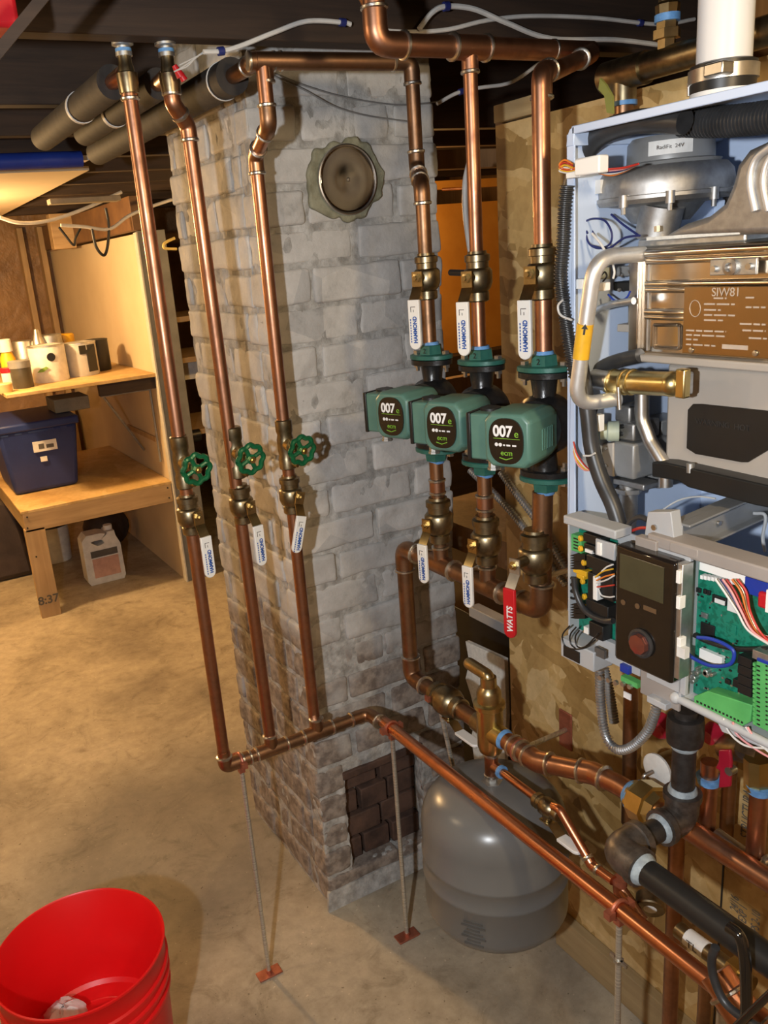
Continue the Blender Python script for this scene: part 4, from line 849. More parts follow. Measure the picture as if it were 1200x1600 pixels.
for i in range(7):
    a0 = math.radians(214); q.obox((SX+math.cos(a0)*(TR+0.0006), SY+math.sin(a0)*(TR+0.0006), 0.315-i*0.008), (-math.sin(a0)*(0.018+0.006*math.sin(i*2.1)), math.cos(a0)*(0.018+0.006*math.sin(i*2.1)), 0), (math.cos(a0)*0.0008, math.sin(a0)*0.0008, 0), (0, 0, 0.0016))
q.build('printed_lettering', mat('dark_tank_print', (0.10, 0.10, 0.097), None, 0.4), t)
t = run('short copper nipple and tee joining the separator to tank', [(SX, SY, zb-0.005), (SX, SY, TZ1+0.008)], 0.011, 'copper', els=[])
tee(t, (SX, SY, (zb+TZ1)/2+0.002), (0, 0, 1), (0, -1, 0), 0.0115, 0.0095, 'copper', 0.022)
MB().cyl((SX, SY-0.026, (zb+TZ1)/2+0.002), (SX, SY-0.032, (zb+TZ1)/2+0.002), 0.0125).build('sealant_ring', 'tape', t)
zf = (zb+TZ1)/2+0.002
a1 = oX(852, 1248, 0.86); q1 = oX(874, 1264, 0.86); q2 = oX(925, 1352, 0.86); q3 = oX(958, 1376, 0.86)
run('thin copper feed line bending down past the grey tank', [(SX, SY-0.03, zf), (0.86, a1.y, zf-0.002), q1, q2, q3], 0.0078, 'copper_new', els=[3], fr=0.012)
o = make_ball_valve('small white handled ball valve over the right side of tank', 'white', 0.0085, 'HAMMOND', 'print_grey', glen=0.048, big=0.8)
place(o, (0.86, a1.y-0.004, zf-0.004), Rm)
# ================================================================== IRON PIPE
IX, IZ = 0.74, 0.702; IY = oX(965, 1332, IX).y; VX = 0.864
t = T('iron_gas_pipe', 'dark iron pipe rising from an elbow beside the brass union', 'pipe', (VX, IY, IZ))
ztop = vz(VX, IY, 1108)
MB().tube([(VX, IY, IZ), (VX, IY, ztop)], 0.0158, n=20).build('vertical_pipe', 'iron', t)
MB().tube([(VX, IY, IZ), (IX, IY, IZ)], 0.0165, n=20).build('cross_pipe', 'iron', t)
MB().tube([(VX, IY, IZ+0.038), (VX, IY, IZ), (VX-0.038, IY, IZ)], 0.023, 0.028, 20).lathe((VX, IY, IZ+0.03), (0, 0, 1), [(0, 0.0225), (0.002, 0.026), (0.012, 0.026), (0.013, 0.02)], 20).lathe((VX-0.03, IY, IZ), (-1, 0, 0), [(0, 0.0225), (0.002, 0.026), (0.012, 0.026), (0.013, 0.02)], 20).build('elbow', 'iron_cast', t)
MB().tube([(IX+0.040, IY, IZ), (IX, IY, IZ), (IX, IY-0.038, IZ)], 0.024, 0.028, 20).lathe((IX+0.032, IY, IZ), (1, 0, 0), [(0, 0.0235), (0.002, 0.0265), (0.012, 0.0265), (0.013, 0.02)], 20).lathe((IX, IY-0.03, IZ), (0, -1, 0), [(0, 0.0235), (0.002, 0.0265), (0.012, 0.0265), (0.013, 0.02)], 20).build('elbow', 'iron_cast', t)
zc = vz(VX, IY, 1160)
MB().lathe((VX, IY, zc), (0, 0, 1), [(0, 0.02), (0.001, 0.0235), (0.008, 0.0245), (0.030, 0.0245), (0.040, 0.0235), (0.041, 0.019)], 20).build('coupling', 'iron', t)
MB().lathe((VX, IY, zc-0.008), (0, 0, 1), [(0, 0.0172), (0.004, 0.019), (0.008, 0.0185)], 20).build('thread_sealant', 'dope', t)
MB().lathe((VX, IY, IZ+0.042), (0, 0, 1), [(0, 0.020), (0.005, 0.0195), (0.009, 0.0172)], 20).build('thread_sealant', 'dope', t)
MB().lathe((VX-0.042, IY, IZ), (-1, 0, 0), [(0, 0.0215), (0.004, 0.020), (0.007, 0.0168)], 20).build('thread_sealant', 'dope', t)
MB().lathe((IX+0.044, IY, IZ), (1, 0, 0), [(0, 0.021), (0.004, 0.0172)], 20).build('thread_sealant', 'dope', t)
MB().lathe((IX, IY-0.042, IZ), (0, -1, 0), [(0, 0.0225), (0.004, 0.0215), (0.010, 0.0178)], 20).build('thread_sealant', 'dope', t)
MB().tube([(IX, IY-0.03, IZ), (IX, 0.25, IZ)], 0.0178, n=24).build('long_pipe', 'black', t)
# ================================================================== PIPES LOW RIGHT
def V(px, y0, y1, X, r, label, m='copper', tape=None):
    p = oX(px, (y0+y1)/2, X); z0 = max(0.0, vz(X, p.y, y1)) if y1 < 1600 else 0.03; z1_ = vz(X, p.y, y0)
    t = run(label, [(X, p.y, z1_), (X, p.y, z0)], r, m, els=[])
    if tape: 
        za = vz(X, p.y, tape); MB().cyl((X, p.y, za-0.006), (X, p.y, za+0.006), r*1.2, r*1.45).build('sealant_ring', 'tape', t)
    return t, p.y
t, y = V(984, 1062, 1285, 1.03, 0.0125, 'copper pipe down the wall behind the silver looped conduit', 'copper_dark')
t, y = V(1052, 1200, 1700, 1.0, 0.0130, 'tall copper pipe down to floor right of the brass union', 'copper', 1222)
y52 = y
z_ = vz(1.0, y, 1188)
t = T('drain_valve', 'pale round capped valve behind the iron pipe', 'valve', (1.0, y, z_))
MB().cyl((1.0, y, z_), (0.955, y+0.004, z_), 0.021).build('body', 'brass_dark', t)
MB().lathe((0.955, y+0.004, z_), (-1, 0, 0), [(0, 0.026), (0.004, 0.0265), (0.006, 0.023), (0.0065, 0.0001)], 28).build('cap', 'paper', t)
MB().tube([(0.945, y+0.006, z_-0.002), (0.93, y+0.01, z_-0.006), (0.932, y+0.01, z_-0.03)], 0.0035, 0.004).build('chain', 'steel', t)
t, y = V(1106, 1190, 1318, 0.93, 0.0125, 'copper drop between the iron pipe and red lever', 'copper', 1218)
t2, y2 = V(1182, 1232, 1372, 0.93, 0.0125, 'copper drop at the far right edge below the brass valve', 'copper', 1232)
V(1138, 1150, 1345, 1.04, 0.011, 'copper pipe on the wall behind the red lever', 'copper_dark')
t = T('isolation_valve', 'brass valve with a dark red lever under the circuit boards', 'valve', oX(1150, 1190, 0.93))
c0 = oX(1160, 1172, 0.95)
MB().tube([oX(1130, 1165, 0.95), oX(1190, 1178, 0.95)], 0.018, n=12).lathe(oX(1178, 1170, 0.95), (0, 1, 0), [(-0.015, 0.022), (0.015, 0.022)], 8).build('body', 'brass_dark', t)
MB().tube([oX(1183, 1185, 0.93), oX(1183, 1232, 0.93)], 0.017, n=8).build('tailpiece', 'brass_gold', t)
pl = PX([(1122, 1172), (1140, 1172), (1142, 1192), (1140, 1230), (1122, 1232), (1124, 1205), (1117, 1200), (1122, 1190)], 0.90)
h = MB().prism(pl, (0.006, 0, 0)).build('lever', 'red_dark', t, 0.002)
MB().cyl(oX(1138, 1206, 0.898), oX(1138, 1206, 0.898)+Vector((0.91-(0.898), 0, 0)), 0.006).build('lever_screw', 'steel', h)
t = T('round_red_knob', 'dark red round valve knob peeking below the control panel', 'knob', oX(1040, 1130, 0.95)); p = oX(1040, 1128, 0.95)
MB().lathe(p, (-1, 0, -0.3), [(0, 0.019), (0.02, 0.018), (0.024, 0.014)], 24).build('knob', 'red_dark', t); MB().cyl(p, p+Vector((0.08, 0, 0)), 0.008).build('stem', 'brass', t)
p = oX(1118, 1140, 0.95); t = T('round_red_knob', 'second dark red knob behind the iron pipe top', 'knob', p); MB().lathe(p, (-1, 0, -0.3), [(0, 0.014), (0.02, 0.013)], 20).build('knob', 'red_dark', t); MB().cyl(p, p+Vector((0.08, 0, 0)), 0.006).build('stem', 'brass', t)
run('silver soldered pipe running beside the copper at the right edge', PX([(1118, 1306), (1190, 1358), (1215, 1352)], 0.93), 0.0125, 'steel', els=[1], fr=0.015, name='chrome_pipe')
# brass parts on header at the bottom right
t = run('dull brass pipe with a white label below the black pipe', PX([(1060, 1452), (1175, 1540)], 0.87), 0.0125, 'brass_dark', els=[], name='brass_pipe')
a, b = PX([(1075, 1464), (1105, 1486)], 0.87); d = (b-a).normalized()
MB().cyl(a, b, 0.0132).build('label', 'paper', t)
text('TL', 0.017, (a+b)/2+Vector((-0.0135, 0, 0.002)), d, Vector((0, 0, 1)), 'print_grey', t, 'label_lettering')
MB().cyl(PX([(1140, 1510)], 0.87)[0], PX([(1158, 1524)], 0.87)[0], 0.017, n=6).build('nut', 'brass_gold', t)
p = oX(1016, 1412, 0.90); t = T('pressure_gauge', 'round gauge with a pale face half hidden by the black pipe', 'gauge', p)
MB().lathe(p, (-0.72, -0.62, -0.30), [(-0.012, 0.022), (0.008, 0.023), (0.010, 0.021)], 32).build('case', 'brass_dark', t); MB().lathe(p, (-0.72, -0.62, -0.30), [(0.0095, 0.020), (0.0105, 0.0001)], 32).build('face', 'paper', t)
p = oX(968, 1384, 0.87); t = T('bleed_valve', 'small red topped bleed valve at the end of the thin feed line', 'valve', p)
MB().lathe(p+Vector((0, 0, -0.02)), (0, 0, 1), [(0, 0.009), (0.02, 0.011), (0.022, 0.012), (0.034, 0.012)], 10).build('body', 'clampcu', t)
MB().tube([p, p+Vector((0, -0.05, -0.03))], 0.008).build('outlet', 'copper', t)
V(1098, 1535, 1700, 0.95, 0.0105, 'copper pipe at bottom right beside the silver tube', 'copper_dark')
V(1126, 1580, 1700, 0.80, 0.008, 'short silver tube at the bottom edge', 'steel')
run('bright thick copper pipe at the bottom right corner', PX([(1118, 1520), (1165, 1590), (1230, 1640)], 0.74), 0.020, 'copper_new', els=[1], fr=0.02)
tag(MB().tube(smooth(PX([(1118, 1480), (1112, 1500), (1116, 1530), (1132, 1565), (1160, 1590), (1185, 1605)], 0.70)), 0.005).build('black_cable', 'hose'), 'black cable curving down left at bottom right corner', 'cable')
tag(MB().tube(smooth(PX([(1138, 1448), (1155, 1462), (1163, 1490), (1166, 1540), (1166, 1610)], 0.70)), 0.0065).build('black_cable', 'black_gloss'), 'glossy black cable hanging over the black pipe', 'cable')
tag(MB().tube(smooth(PX([(1148, 1606), (1175, 1580), (1200, 1556), (1230, 1530)], 0.66)), 0.004).build('black_cable', 'black_gloss'), 'thin glossy cable crossing the bottom right corner', 'cable')
# wall stencils
st = T('board_stencil', 'black mill stamps printed on the strand board at lower right', 'stencil', oX(1160, 1400, 1.079))
for px, py, s, sz in ((1168, 1270, 'STRUCTURAL', 0.026), (1148, 1412, '24/16', 0.022), (1161, 1428, 'EXP 1', 0.022), (1181, 1440, 'PS 2-10', 0.022)):
    p = oX(px, py, 1.0792); text(s, sz, p, (0, 0, 1), (0, 1, 0), 'print_grey', st, 'stamp', sx=0.62)
# spiral and flexible conduits
t = T('flexible_conduit', 'silver ribbed conduit looping below the control panel', 'conduit', oX(940, 1060, 0.80)); MB().corr(PX([(937, 1045), (938, 1090), (945, 1145), (962, 1170), (985, 1168), (1010, 1145), (1022, 1118), (1026, 1100)], 0.80), 0.0060, 0.0009, 0.0045).build('conduit', 'galv', t)
t = T('flexible_conduit', 'second silver ribbed conduit going behind the looped one', 'conduit', oX(948, 1060, 0.9)); MB().corr(PX([(944, 1045), (952, 1080), (960, 1130)], 0.90), 0.007, 0.0009, 0.0045).build('conduit', 'grey_metal', t)
for i, (pts, lab) in enumerate((([(783, 738), (800, 762), (850, 830), (905, 925)], 'upper'), ([(735, 735), (790, 790), (830, 840), (885, 915)], 'lower'))):
    t = T('armored_cable', lab+' of two steel armoured cables running diagonally behind the pumps', 'cable', oX(*pts[0], 1.068)); MB().corr(PX(pts, 1.068), 0.0065, 0.0011, 0.006).build('armour', 'galv', t)
# ================================================================== BOILER
BX, BB = 0.80, 1.078; BYL = oX(885, 200, BX).y; BYR = 0.36; BZT = 1.619; BZB = 0.985
t = T('wall_boiler', 'open fronted pale blue wall boiler with its cover removed', 'boiler', (1.078, 0.6, BZB)); B = t
MB().box((1.066, BYR, BZB), (BB, BYL, BZT)).build('back_panel', 'cabinet', B, 0.001)
MB().box((BX, BYL-0.0035, BZB), (1.066, BYL, BZT-0.008)).box((BX, BYL-0.013, BZB), (BX+0.003, BYL, BZT-0.012)).build('side_panel', 'cabinet', B, 0.001)
MB().box((BX, BYR, BZB), (1.066, BYR+0.0035, BZT)).box((BX, BYR, BZB), (BX+0.003, BYR+0.013, BZT-0.012)).build('side_panel', 'cabinet', B, 0.001)
MB().box((BX, BYR, BZT-0.003), (BB, BYL-0.008, BZT)).box((BX-0.001, BYR, BZT-0.0095), (BX+0.003, BYL-0.010, BZT)).build('top_panel', 'cabinet', B, 0.001)
MB().prism([(BX-0.001, BYL, BZT-0.022), (BX-0.001, BYL-0.002, BZT-0.010), (BX-0.001, BYL-0.006, BZT-0.003), (BX-0.001, BYL-0.014, BZT), (BX-0.001, BYL-0.014, BZT-0.0095), (BX-0.001, BYL-0.013, BZT-0.022)], (0.27, 0, 0)).build('corner_cover', 'cabinet', B, 0.001)
MB().box((0.83, BYR, BZB), (BB, BYL, BZB+0.004)).build('bottom_panel', 'cabinet', B, 0.001)
# heat exchanger
hx = S('heat_exchanger', 991, 381, 1260, 562, 0.865, 0.17, 'stainless', B, 0.004)
a, b, zl, zh = slabdims(991, 381, 1260, 562, 0.865)
rb = MB()
def ribz(py): return oX(1000, py, 0.865).z
for py, r_ in ((397, 0.0060), (409, 0.0042), (444, 0.0048), (453, 0.004), (487, 0.0048), (495, 0.0035)):
    rb.tube([(0.8645, a, ribz(py)), (0.8645, b-0.020, ribz(py))], r_, n=10)
rb.build('pressed_ribs', 'stainless', hx)
MB().box((0.858, b-0.012, zl), (0.866, b+0.003, zh)).build('end_flange', 'stainless', hx, 0.0015)
yv = oX(1012, 480, 0.863).y; MB().tube([(0.8645, yv, zl+0.005), (0.8645, yv, ribz(400))], 0.0022, n=8).build('seam', 'steel', hx)
q = MB(); P = PX([(1022, 508), (1062, 508), (1062, 545), (1022, 543)], 0.8635); q.tube(P+[P[0]], 0.0022, 0.004, 8); q.build('pressed_panel', 'stainless', hx)
fl_ = S('exchanger_flange', 984, 563, 1260, 576, 0.850, 0.19, 'taupe', B, 0.002)
S('exchanger_top', 996, 368, 1165, 384, 0.872, 0.15, 'zinc', B, 0.003)
npl = S('name_plate', 1067, 447, 1212, 557, 0.8560, 0.003, 'plate', hx, 0.001)
rd, ud = (0, -1, 0), (0, 0, 1)
text('SIW81', 0.0135, oX(1134, 457, 0.8555), rd, ud, 'etched', npl, 'plate_lettering')
q = MB(); rp = random.Random(5)
def line(mb, x0, x1, y, X, h=2.6):
    x = x0
    while x < x1:
        L = rp.uniform(6, 20); e = min(x+L, x1); slope = (y-460)/(x+276)*0.95
        p0 = oX(x, y+slope*(x-x0), X); p1 = oX(e, y+slope*(e-x0), X); hh = h/1600/2*1.0
        mb.obox((p0+p1)/2, (p1-p0)/2, (0.0002, 0, 0), (0, 0, h*0.00036)); x = e+3
for x0, x1, y in ((1115, 1135, 466), (1100, 1148, 475), (1100, 1126, 484), (1100, 1148, 492), (1100, 1130, 500), (1072, 1134, 516), (1072, 1132, 523), (1072, 1090, 530), (1072, 1120, 538), (1165, 1178, 465), (1165, 1196, 480), (1156, 1196, 506), (1160, 1196, 516), (1170, 1198, 528)): line(q, x0, x1, y, 0.8555)
q.tube([oX(1086+8.5*math.cos(i*PI/6), 482+13*math.sin(i*PI/6), 0.8556) for i in range(13)], 0.0005, n=5)
q.build('plate_small_print', 'etched', npl)
S('serial_strip', 1128, 539, 1168, 546, 0.8553, 0.001, 'etched', npl)
for px, py in ((1080, 547), (1180, 552)): MB().lathe(oX(px, py, 0.8555), (-1, 0, 0), [(0, 0.0035), (0.0015, 0.003), (0.002, 0.0001)], 12).build('plate_rivet', 'steel', npl)
br = S('sensor_bracket', 1109, 404, 1182, 430, 0.855, 0.004, 'zinc', hx, 0.001)
MB().lathe(oX(1143, 417, 0.855), (-1, 0, 0), [(0, 0.009), (0.004, 0.009), (0.005, 0.005), (0.001, 0.004), (0.001, 0.0001)], 20).build('sensor_port', 'steel', br)
for px, py in ((1117, 420), (1172, 416)): MB().cyl(oX(px, py, 0.855), oX(px, py, 0.855)+Vector((0.851-(0.855), 0, 0)), 0.0035).build('bracket_screw', 'steel', br)
# fan
fc_ = oX(1034, 292, 0.93); zt_ = oX(1034, 259, 0.93).z; zb_ = oX(1034, 318, 0.93).z; hh = zt_-zb_
fh = MB().lathe((fc_.x, fc_.y, zb_), (0, 0, 1), [(0.0, 0.060), (0.001, 0.084), (0.006, 0.088), (0.010, 0.088), (0.011, 0.085), (0.022, 0.086), (hh-0.010, 0.083), (hh-0.002, 0.076), (hh, 0.05)], 48).build('fan_housing', 'cast_alu', B)
MB().lathe((fc_.x, fc_.y, zb_-0.022), (0, 0, 1), [(0, 0.035), (0.02, 0.052), (0.022, 0.07)], 32).build('fan_inlet', 'cast_alu', fh)
for i in range(10):
    q = MB()
    a_ = 2*PI*i/10+0.2; c_ = Vector((fc_.x+0.087*math.cos(a_), fc_.y+0.087*math.sin(a_), zb_-0.002)); q.cyl(c_, c_+Vector((0, 0, 0.014)), 0.0055, n=10); q.cyl(c_, c_-Vector((0, 0, 0.008)), 0.003, n=8)
    q.build('housing_lug', 'cast_alu', fh)
zm0, zm1 = zt_-0.002, oX(1050, 213, 0.93).z
fm = MB().lathe((fc_.x, fc_.y-0.012, zm0), (0, 0, 1), [(0, 0.058), (0.004, 0.060), (0.006, 0.052), (zm1-zm0-0.006, 0.051), (zm1-zm0, 0.046)], 40).build('fan_motor', 'grey_metal', B)
u0 = math.radians(200); lb = MB()
for i in range(8):
    a_ = math.radians(196+i*7); c_ = Vector((fc_.x+0.0522*math.cos(a_), fc_.y-0.012+0.0522*math.sin(a_), (zm0+zm1)/2+0.002)); lb.obox(c_, (math.cos(a_)*0.0004, math.sin(a_)*0.0004, 0), (-math.sin(a_)*0.0034, math.cos(a_)*0.0034, 0), (0, 0, 0.008))
lbl = lb.build('motor_label', 'paper', fm)
c_ = Vector((fc_.x+0.0531*math.cos(math.radians(220)), fc_.y-0.012+0.0531*math.sin(math.radians(220)), (zm0+zm1)/2+0.002))
a_ = math.radians(220); text('RadiFit  24V', 0.0062, c_+Vector((math.cos(a_), math.sin(a_), 0))*0.0012, (-math.sin(a_), math.cos(a_), 0), (0, 0, 1), 'print_grey', lbl, 'label_lettering')
MB().box((fc_.x-0.086, fc_.y+0.02, zb_+0.018), (fc_.x-0.076, fc_.y+0.04, zb_+0.034)).build('barcode_label', 'paper', fh)
# grey flue adapter at right
P = PX([(1030, 372), (1068, 350), (1105, 338), (1130, 318), (1142, 290), (1150, 258), (1168, 234), (1200, 219), (1250, 215), (1255, 364)], 0.86)
ad = MB().prism(P, (0.075, 0, 0)).build('flue_adapter', 'cast_alu', B, 0.008, 3)
q = MB()
q.tube(smooth(PX([(1205, 228), (1180, 250), (1172, 285), (1180, 330)], 0.859)), 0.004); q.tube(smooth(PX([(1222, 225), (1200, 250), (1192, 285), (1200, 330)], 0.859)), 0.003)
q.build('adapter_ribs', 'alu_pipe', ad)
q = MB()
for px, py in ((1027, 362), (1145, 352)): q.cyl(oX(px, py, 0.865), oX(px, py-9, 0.865), 0.004, n=6)
q.build('adapter_bolts', 'steel', ad)
MB().box(oX(1010, 376, 0.862), oX(1160, 360, 0.867)).build('sealing_strip', 'foam', ad)
MB().tube([oX(1036, 320, 0.90), oX(1030, 345, 0.90), oX(1025, 372, 0.90)], 0.026, n=20).build('gas_mixing_neck', 'cast_alu', B)
# black combustion air hose arching across the top
hz = PX([(1240, 176), (1200, 183), (1130, 190), (1064, 190)], 0.87)
h1 = MB().corr(hz, 0.0155, 0.0012, 0.0045, 18).build('corrugated_hose', 'hose', B)
MB().tube(smooth(PX([(1070, 190), (1030, 188), (985, 192), (945, 206), (920, 228), (905, 258), (893, 300)], 0.835)), 0.0135, n=16).build('air_hose', 'hose', B)
MB().tube(smooth(PX([(1062, 176), (1070, 190), (1068, 203)], 0.845)), 0.002).build('cable_tie', 'wire_white', B)
MB().corr(PX([(886, 290), (882, 330), (880, 380), (876, 430), (880, 470)], 0.792), 0.0080, 0.001, 0.0045).build('wiring_conduit', 'hose', B)
MB().corr(PX([(880, 460), (885, 500), (892, 545), (900, 590)], 0.798), 0.0090, 0.001, 0.0045).build('wiring_conduit', 'hose', B)
MB().tube(smooth(PX([(905, 560), (918, 640), (925, 700), (940, 750), (958, 790), (972, 835)], 0.805)), 0.0105, n=14).build('wiring_sleeve', 'hose', B)
MB().tube(smooth(PX([(880, 468), (872, 478), (876, 492), (893, 500)], 0.787)), 0.0015).build('cable_tie', 'wire_white', B)
# aluminium crossover tube with orange label
ap = PX([(992, 400), (955, 402), (933, 430), (925, 470), (915, 540), (903, 600), (905, 622), (925, 628), (962, 622)], 0.80)
at_ = MB().tube([oX(1004, 397, 0.868), oX(930, 402, 0.784), oX(898, 634, 0.784), oX(968, 622, 0.84)], 0.0096, 0.030, 20, 10).build('aluminium_tube', 'alu_pipe', B)
a1_, b1_ = oX(914.5, 506, 0.782), oX(907.5, 560, 0.782); dirr = (b1_-a1_)
ol = MB().cyl(a1_, b1_, 0.0102).build('orange_label', 'yellow', at_)
ca_ = (a1_*0.88+b1_*0.12); nv_ = (O-ca_).normalized(); uv_ = (-dirr).normalized(); rv_ = uv_.cross(nv_).normalized(); ca_ += uv_.cross(rv_)*-0.0106
MB().prism([ca_+uv_*0.007, ca_+uv_*0.001-rv_*0.004, ca_+uv_*0.001-rv_*0.0012, ca_-uv_*0.006-rv_*0.0012, ca_-uv_*0.006+rv_*0.0012, ca_+uv_*0.001+rv_*0.0012, ca_+uv_*0.001+rv_*0.004], uv_.cross(rv_)*0.0008).build('label_arrow', 'black', ol)
MB().tube([oX(966, 605, 0.80), oX(968, 640, 0.80)], 0.0025).build('flange_clip', 'steel', at_)
# brass elbow fitting
be = MB().tube(PX([(950, 596), (1050, 600), (1050, 601)], 0.835)[:2], 0.0148, n=20)
be.ball(oX(1050, 600, 0.835), 0.0155, 16); be = be.build('brass_elbow', 'brass_gold', B)
for px in (958, 978, 988): MB().torus(oX(px, 597, 0.835), (0, 1, 0), 0.0152, 0.0018, 24).build('elbow_ring', 'brass_gold', be)
S('elbow_flange', 1054, 577, 1069, 623, 0.825, 0.012, 'brass_gold', be, 0.002)
S('flange_gasket', 1069, 582, 1075, 618, 0.832, 0.010, 'galv', be, 0.002)
MB().tube(PX([(928, 592), (955, 596)], 0.83), 0.013).build('union_collar', 'steel', B)
MB().tube(smooth(PX([(930, 590), (938, 576), (960, 565), (1000, 555)], 0.85)), 0.009).build('black_hose', 'hose', B)
MB().tube(smooth(PX([(915, 500), (930, 486), (955, 476), (990, 470)], 0.84)), 0.0045).build('grey_hose', 'galv', B)
S('side_outlet', 964, 507, 990, 519, 0.87, 0.02, 'taupe', B, 0.001); S('outlet_block', 981, 455, 992, 510, 0.875, 0.03, 'stainless', B, 0.001)
# igniter cluster
S('igniter_block', 962, 416, 990, 432, 0.87, 0.02, 'grey_metal', B, 0.002); S('igniter_block', 958, 440, 988, 455, 0.875, 0.02, 'black', B, 0.002)
for px, py in ((985, 415), (972, 430), (968, 453), (984, 424)): MB().ball(oX(px, py, 0.868), 0.0028, 8).build('screw', 'steel', B)
S('white_connector', 897, 436, 911, 452, 0.805, 0.012, 'white', B, 0.001); S('white_connector', 930, 442, 943, 455, 0.82, 0.012, 'white', B, 0.001)
S('foil_patch', 933, 418, 952, 436, 0.845, 0.002, 'brass', B)
# wires
def wire(pts, X, r, m, name='wire'): return MB().tube(smooth(PX(pts, X)), r, n=7).build(name, m, B)
wire([(918, 365), (912, 350), (925, 342), (945, 345), (956, 365), (952, 382), (935, 388), (920, 380), (914, 360)], 0.83, 0.0013, 'darkblue')
wire([(925, 384), (950, 388), (975, 372), (1000, 368)], 0.83, 0.0014, 'darkblue'); wire([(955, 335), (975, 352), (998, 368)], 0.86, 0.0014, 'darkblue')
wire([(925, 320), (922, 350), (930, 370)], 0.84, 0.0010, 'darkblue'); wire([(950, 460), (962, 470), (978, 466), (985, 455)], 0.85, 0.0012, 'blue')
wire([(925, 365), (938, 380), (948, 397)], 0.815, 0.0016, 'wire_white'); wire([(957, 410), (960, 425), (958, 435)], 0.83, 0.0014, 'wire_white')
wire([(940, 430), (945, 425), (948, 432), (942, 440)], 0.82, 0.0011, 'black')
for i, m in enumerate(('orange', 'redwire', 'yellow', 'wire_white')):
    wire([(895, 256+i*3), (882, 250+i*4), (874, 258+i*3), (886, 264+i*2), (900, 262+i*2)], 0.79, 0.0011, m)
for i, m in enumerate(('redwire', 'pink', 'darkblue', 'wire_white', 'orange')): wire([(936, 266+i*1.2), (955, 264+i*2.5), (975, 262+i*1.5), (998, 256)], 0.80+i*0.006, 0.0012, m)
cn = S('plug_connector', 897, 245, 936, 273, 0.785, 0.016, 'white', B, 0.002); S('plug_latch', 884, 268, 906, 278, 0.787, 0.010, 'white', cn, 0.001)
for i, m in enumerate(('redwire', 'wire_white', 'yellow', 'pink')): wire([(896, 690+i*5), (901, 708+i*5), (912, 725+i*3), (922, 735)], 0.798, 0.0011, m)
MB().tube(smooth(PX([(912, 712), (922, 712), (930, 708)], 0.792)), 0.0013).build('cable_tie', 'wire_white', B)
# gas valve
gb = S('gas_valve', 958, 692, 990, 747, 0.862, 0.07, 'grey_metal', B, 0.003)
P = PX([(958, 692), (941, 693), (934, 708), (934, 728), (944, 742), (958, 746)], 0.860); MB().prism(P, (0.03, 0, 0)).build('valve_cover', 'taupe', gb, 0.002)
for py in (700, 727): MB().cyl(oX(948, py, 0.860), oX(948, py, 0.860)+Vector((0.8575-(0.860), 0, 0)), 0.0022).build('cover_screw', 'steel', gb)
S('valve_head', 958, 660, 990, 688, 0.866, 0.05, 'cast_alu', gb, 0.003); S('valve_inlet', 960, 634, 984, 660, 0.872, 0.035, 'cast_alu', gb, 0.003)
MB().lathe(oX(955, 674, 0.86), (-0.6, 0.6, 0), [(-0.01, 0.0135), (0.004, 0.0135), (0.006, 0.011), (0.014, 0.011), (0.015, 0.006)], 24).build('regulator', mat('pale_green_plastic', (0.45, 0.50, 0.38), None, 0.5), gb)
for px, py in ((973, 666), (971, 678)): MB().cyl(oX(px, py, 0.866), oX(px, py, 0.866)+Vector((0.863-(0.866), 0, 0)), 0.003).build('port', 'black', gb)
S('coil_connector', 925, 648, 936, 674, 0.82, 0.010, 'white', gb, 0.001); wire([(931, 648), (934, 636), (936, 630)], 0.822, 0.001, 'black'); wire([(927, 648), (929, 636), (930, 630)], 0.822, 0.001, 'black')
vp = MB(); vp.tube(PX([(982, 748), (982, 800), (978, 830)], 0.885), 0.0125, n=18).lathe(oX(982, 762, 0.885), (0, 0, -1), [(0, 0.019), (0.006, 0.019), (0.008, 0.014)], 6)
vp.build('gas_inlet_pipe', 'cast_alu', gb); S('inlet_flange', 957, 752, 1006, 762, 0.872, 0.03, 'cast_alu', gb, 0.002)
# condensate tube
MB().tube(PX([(1003, 612), (1003, 655), (1016, 690), (1040, 730), (1040, 760)], 0.875), 0.009, 0.03, 16).build('bent_steel_tube', 'steel', B)
S('dark_riser_box', 992, 655, 1032, 760, 0.93, 0.05, 'grey_metal', B, 0.002)
MB().tube(PX([(1003, 672), (1003, 742)], 0.925), 0.0012).build('white_strip', 'wire_white', B)
# collector box
cb = S('burner_cover', 1040, 577, 1260, 752, 0.882, 0.13, 'taupe', B, 0.004)
P = PX([(1076, 640), (1084, 631), (1098, 631), (1215, 643), (1215, 695), (1170, 722), (1160, 722), (1088, 709), (1074, 700)], 0.8815)
st_ = MB().prism(P, (-0.0015, 0, 0)).build('black_sticker', 'black', cb)
text('WARNING  HOT', 0.010, oX(1128, 664, 0.8795), (0, -1, 0), (0, 0, 1), 'hose', st_, 'sticker_lettering')
P = PX([(1018, 722), (1040, 723), (1260, 772), (1260, 805), (1180, 790), (1075, 762), (1060, 752), (1018, 745)], 0.858)
MB().prism(P, (0.05, 0, 0)).build('black_bar', 'black', B, 0.002)
MB().cyl(oX(1079, 738, 0.862), oX(1079, 724, 0.862), 0.005, n=12).build('bar_pin', 'zinc', B)
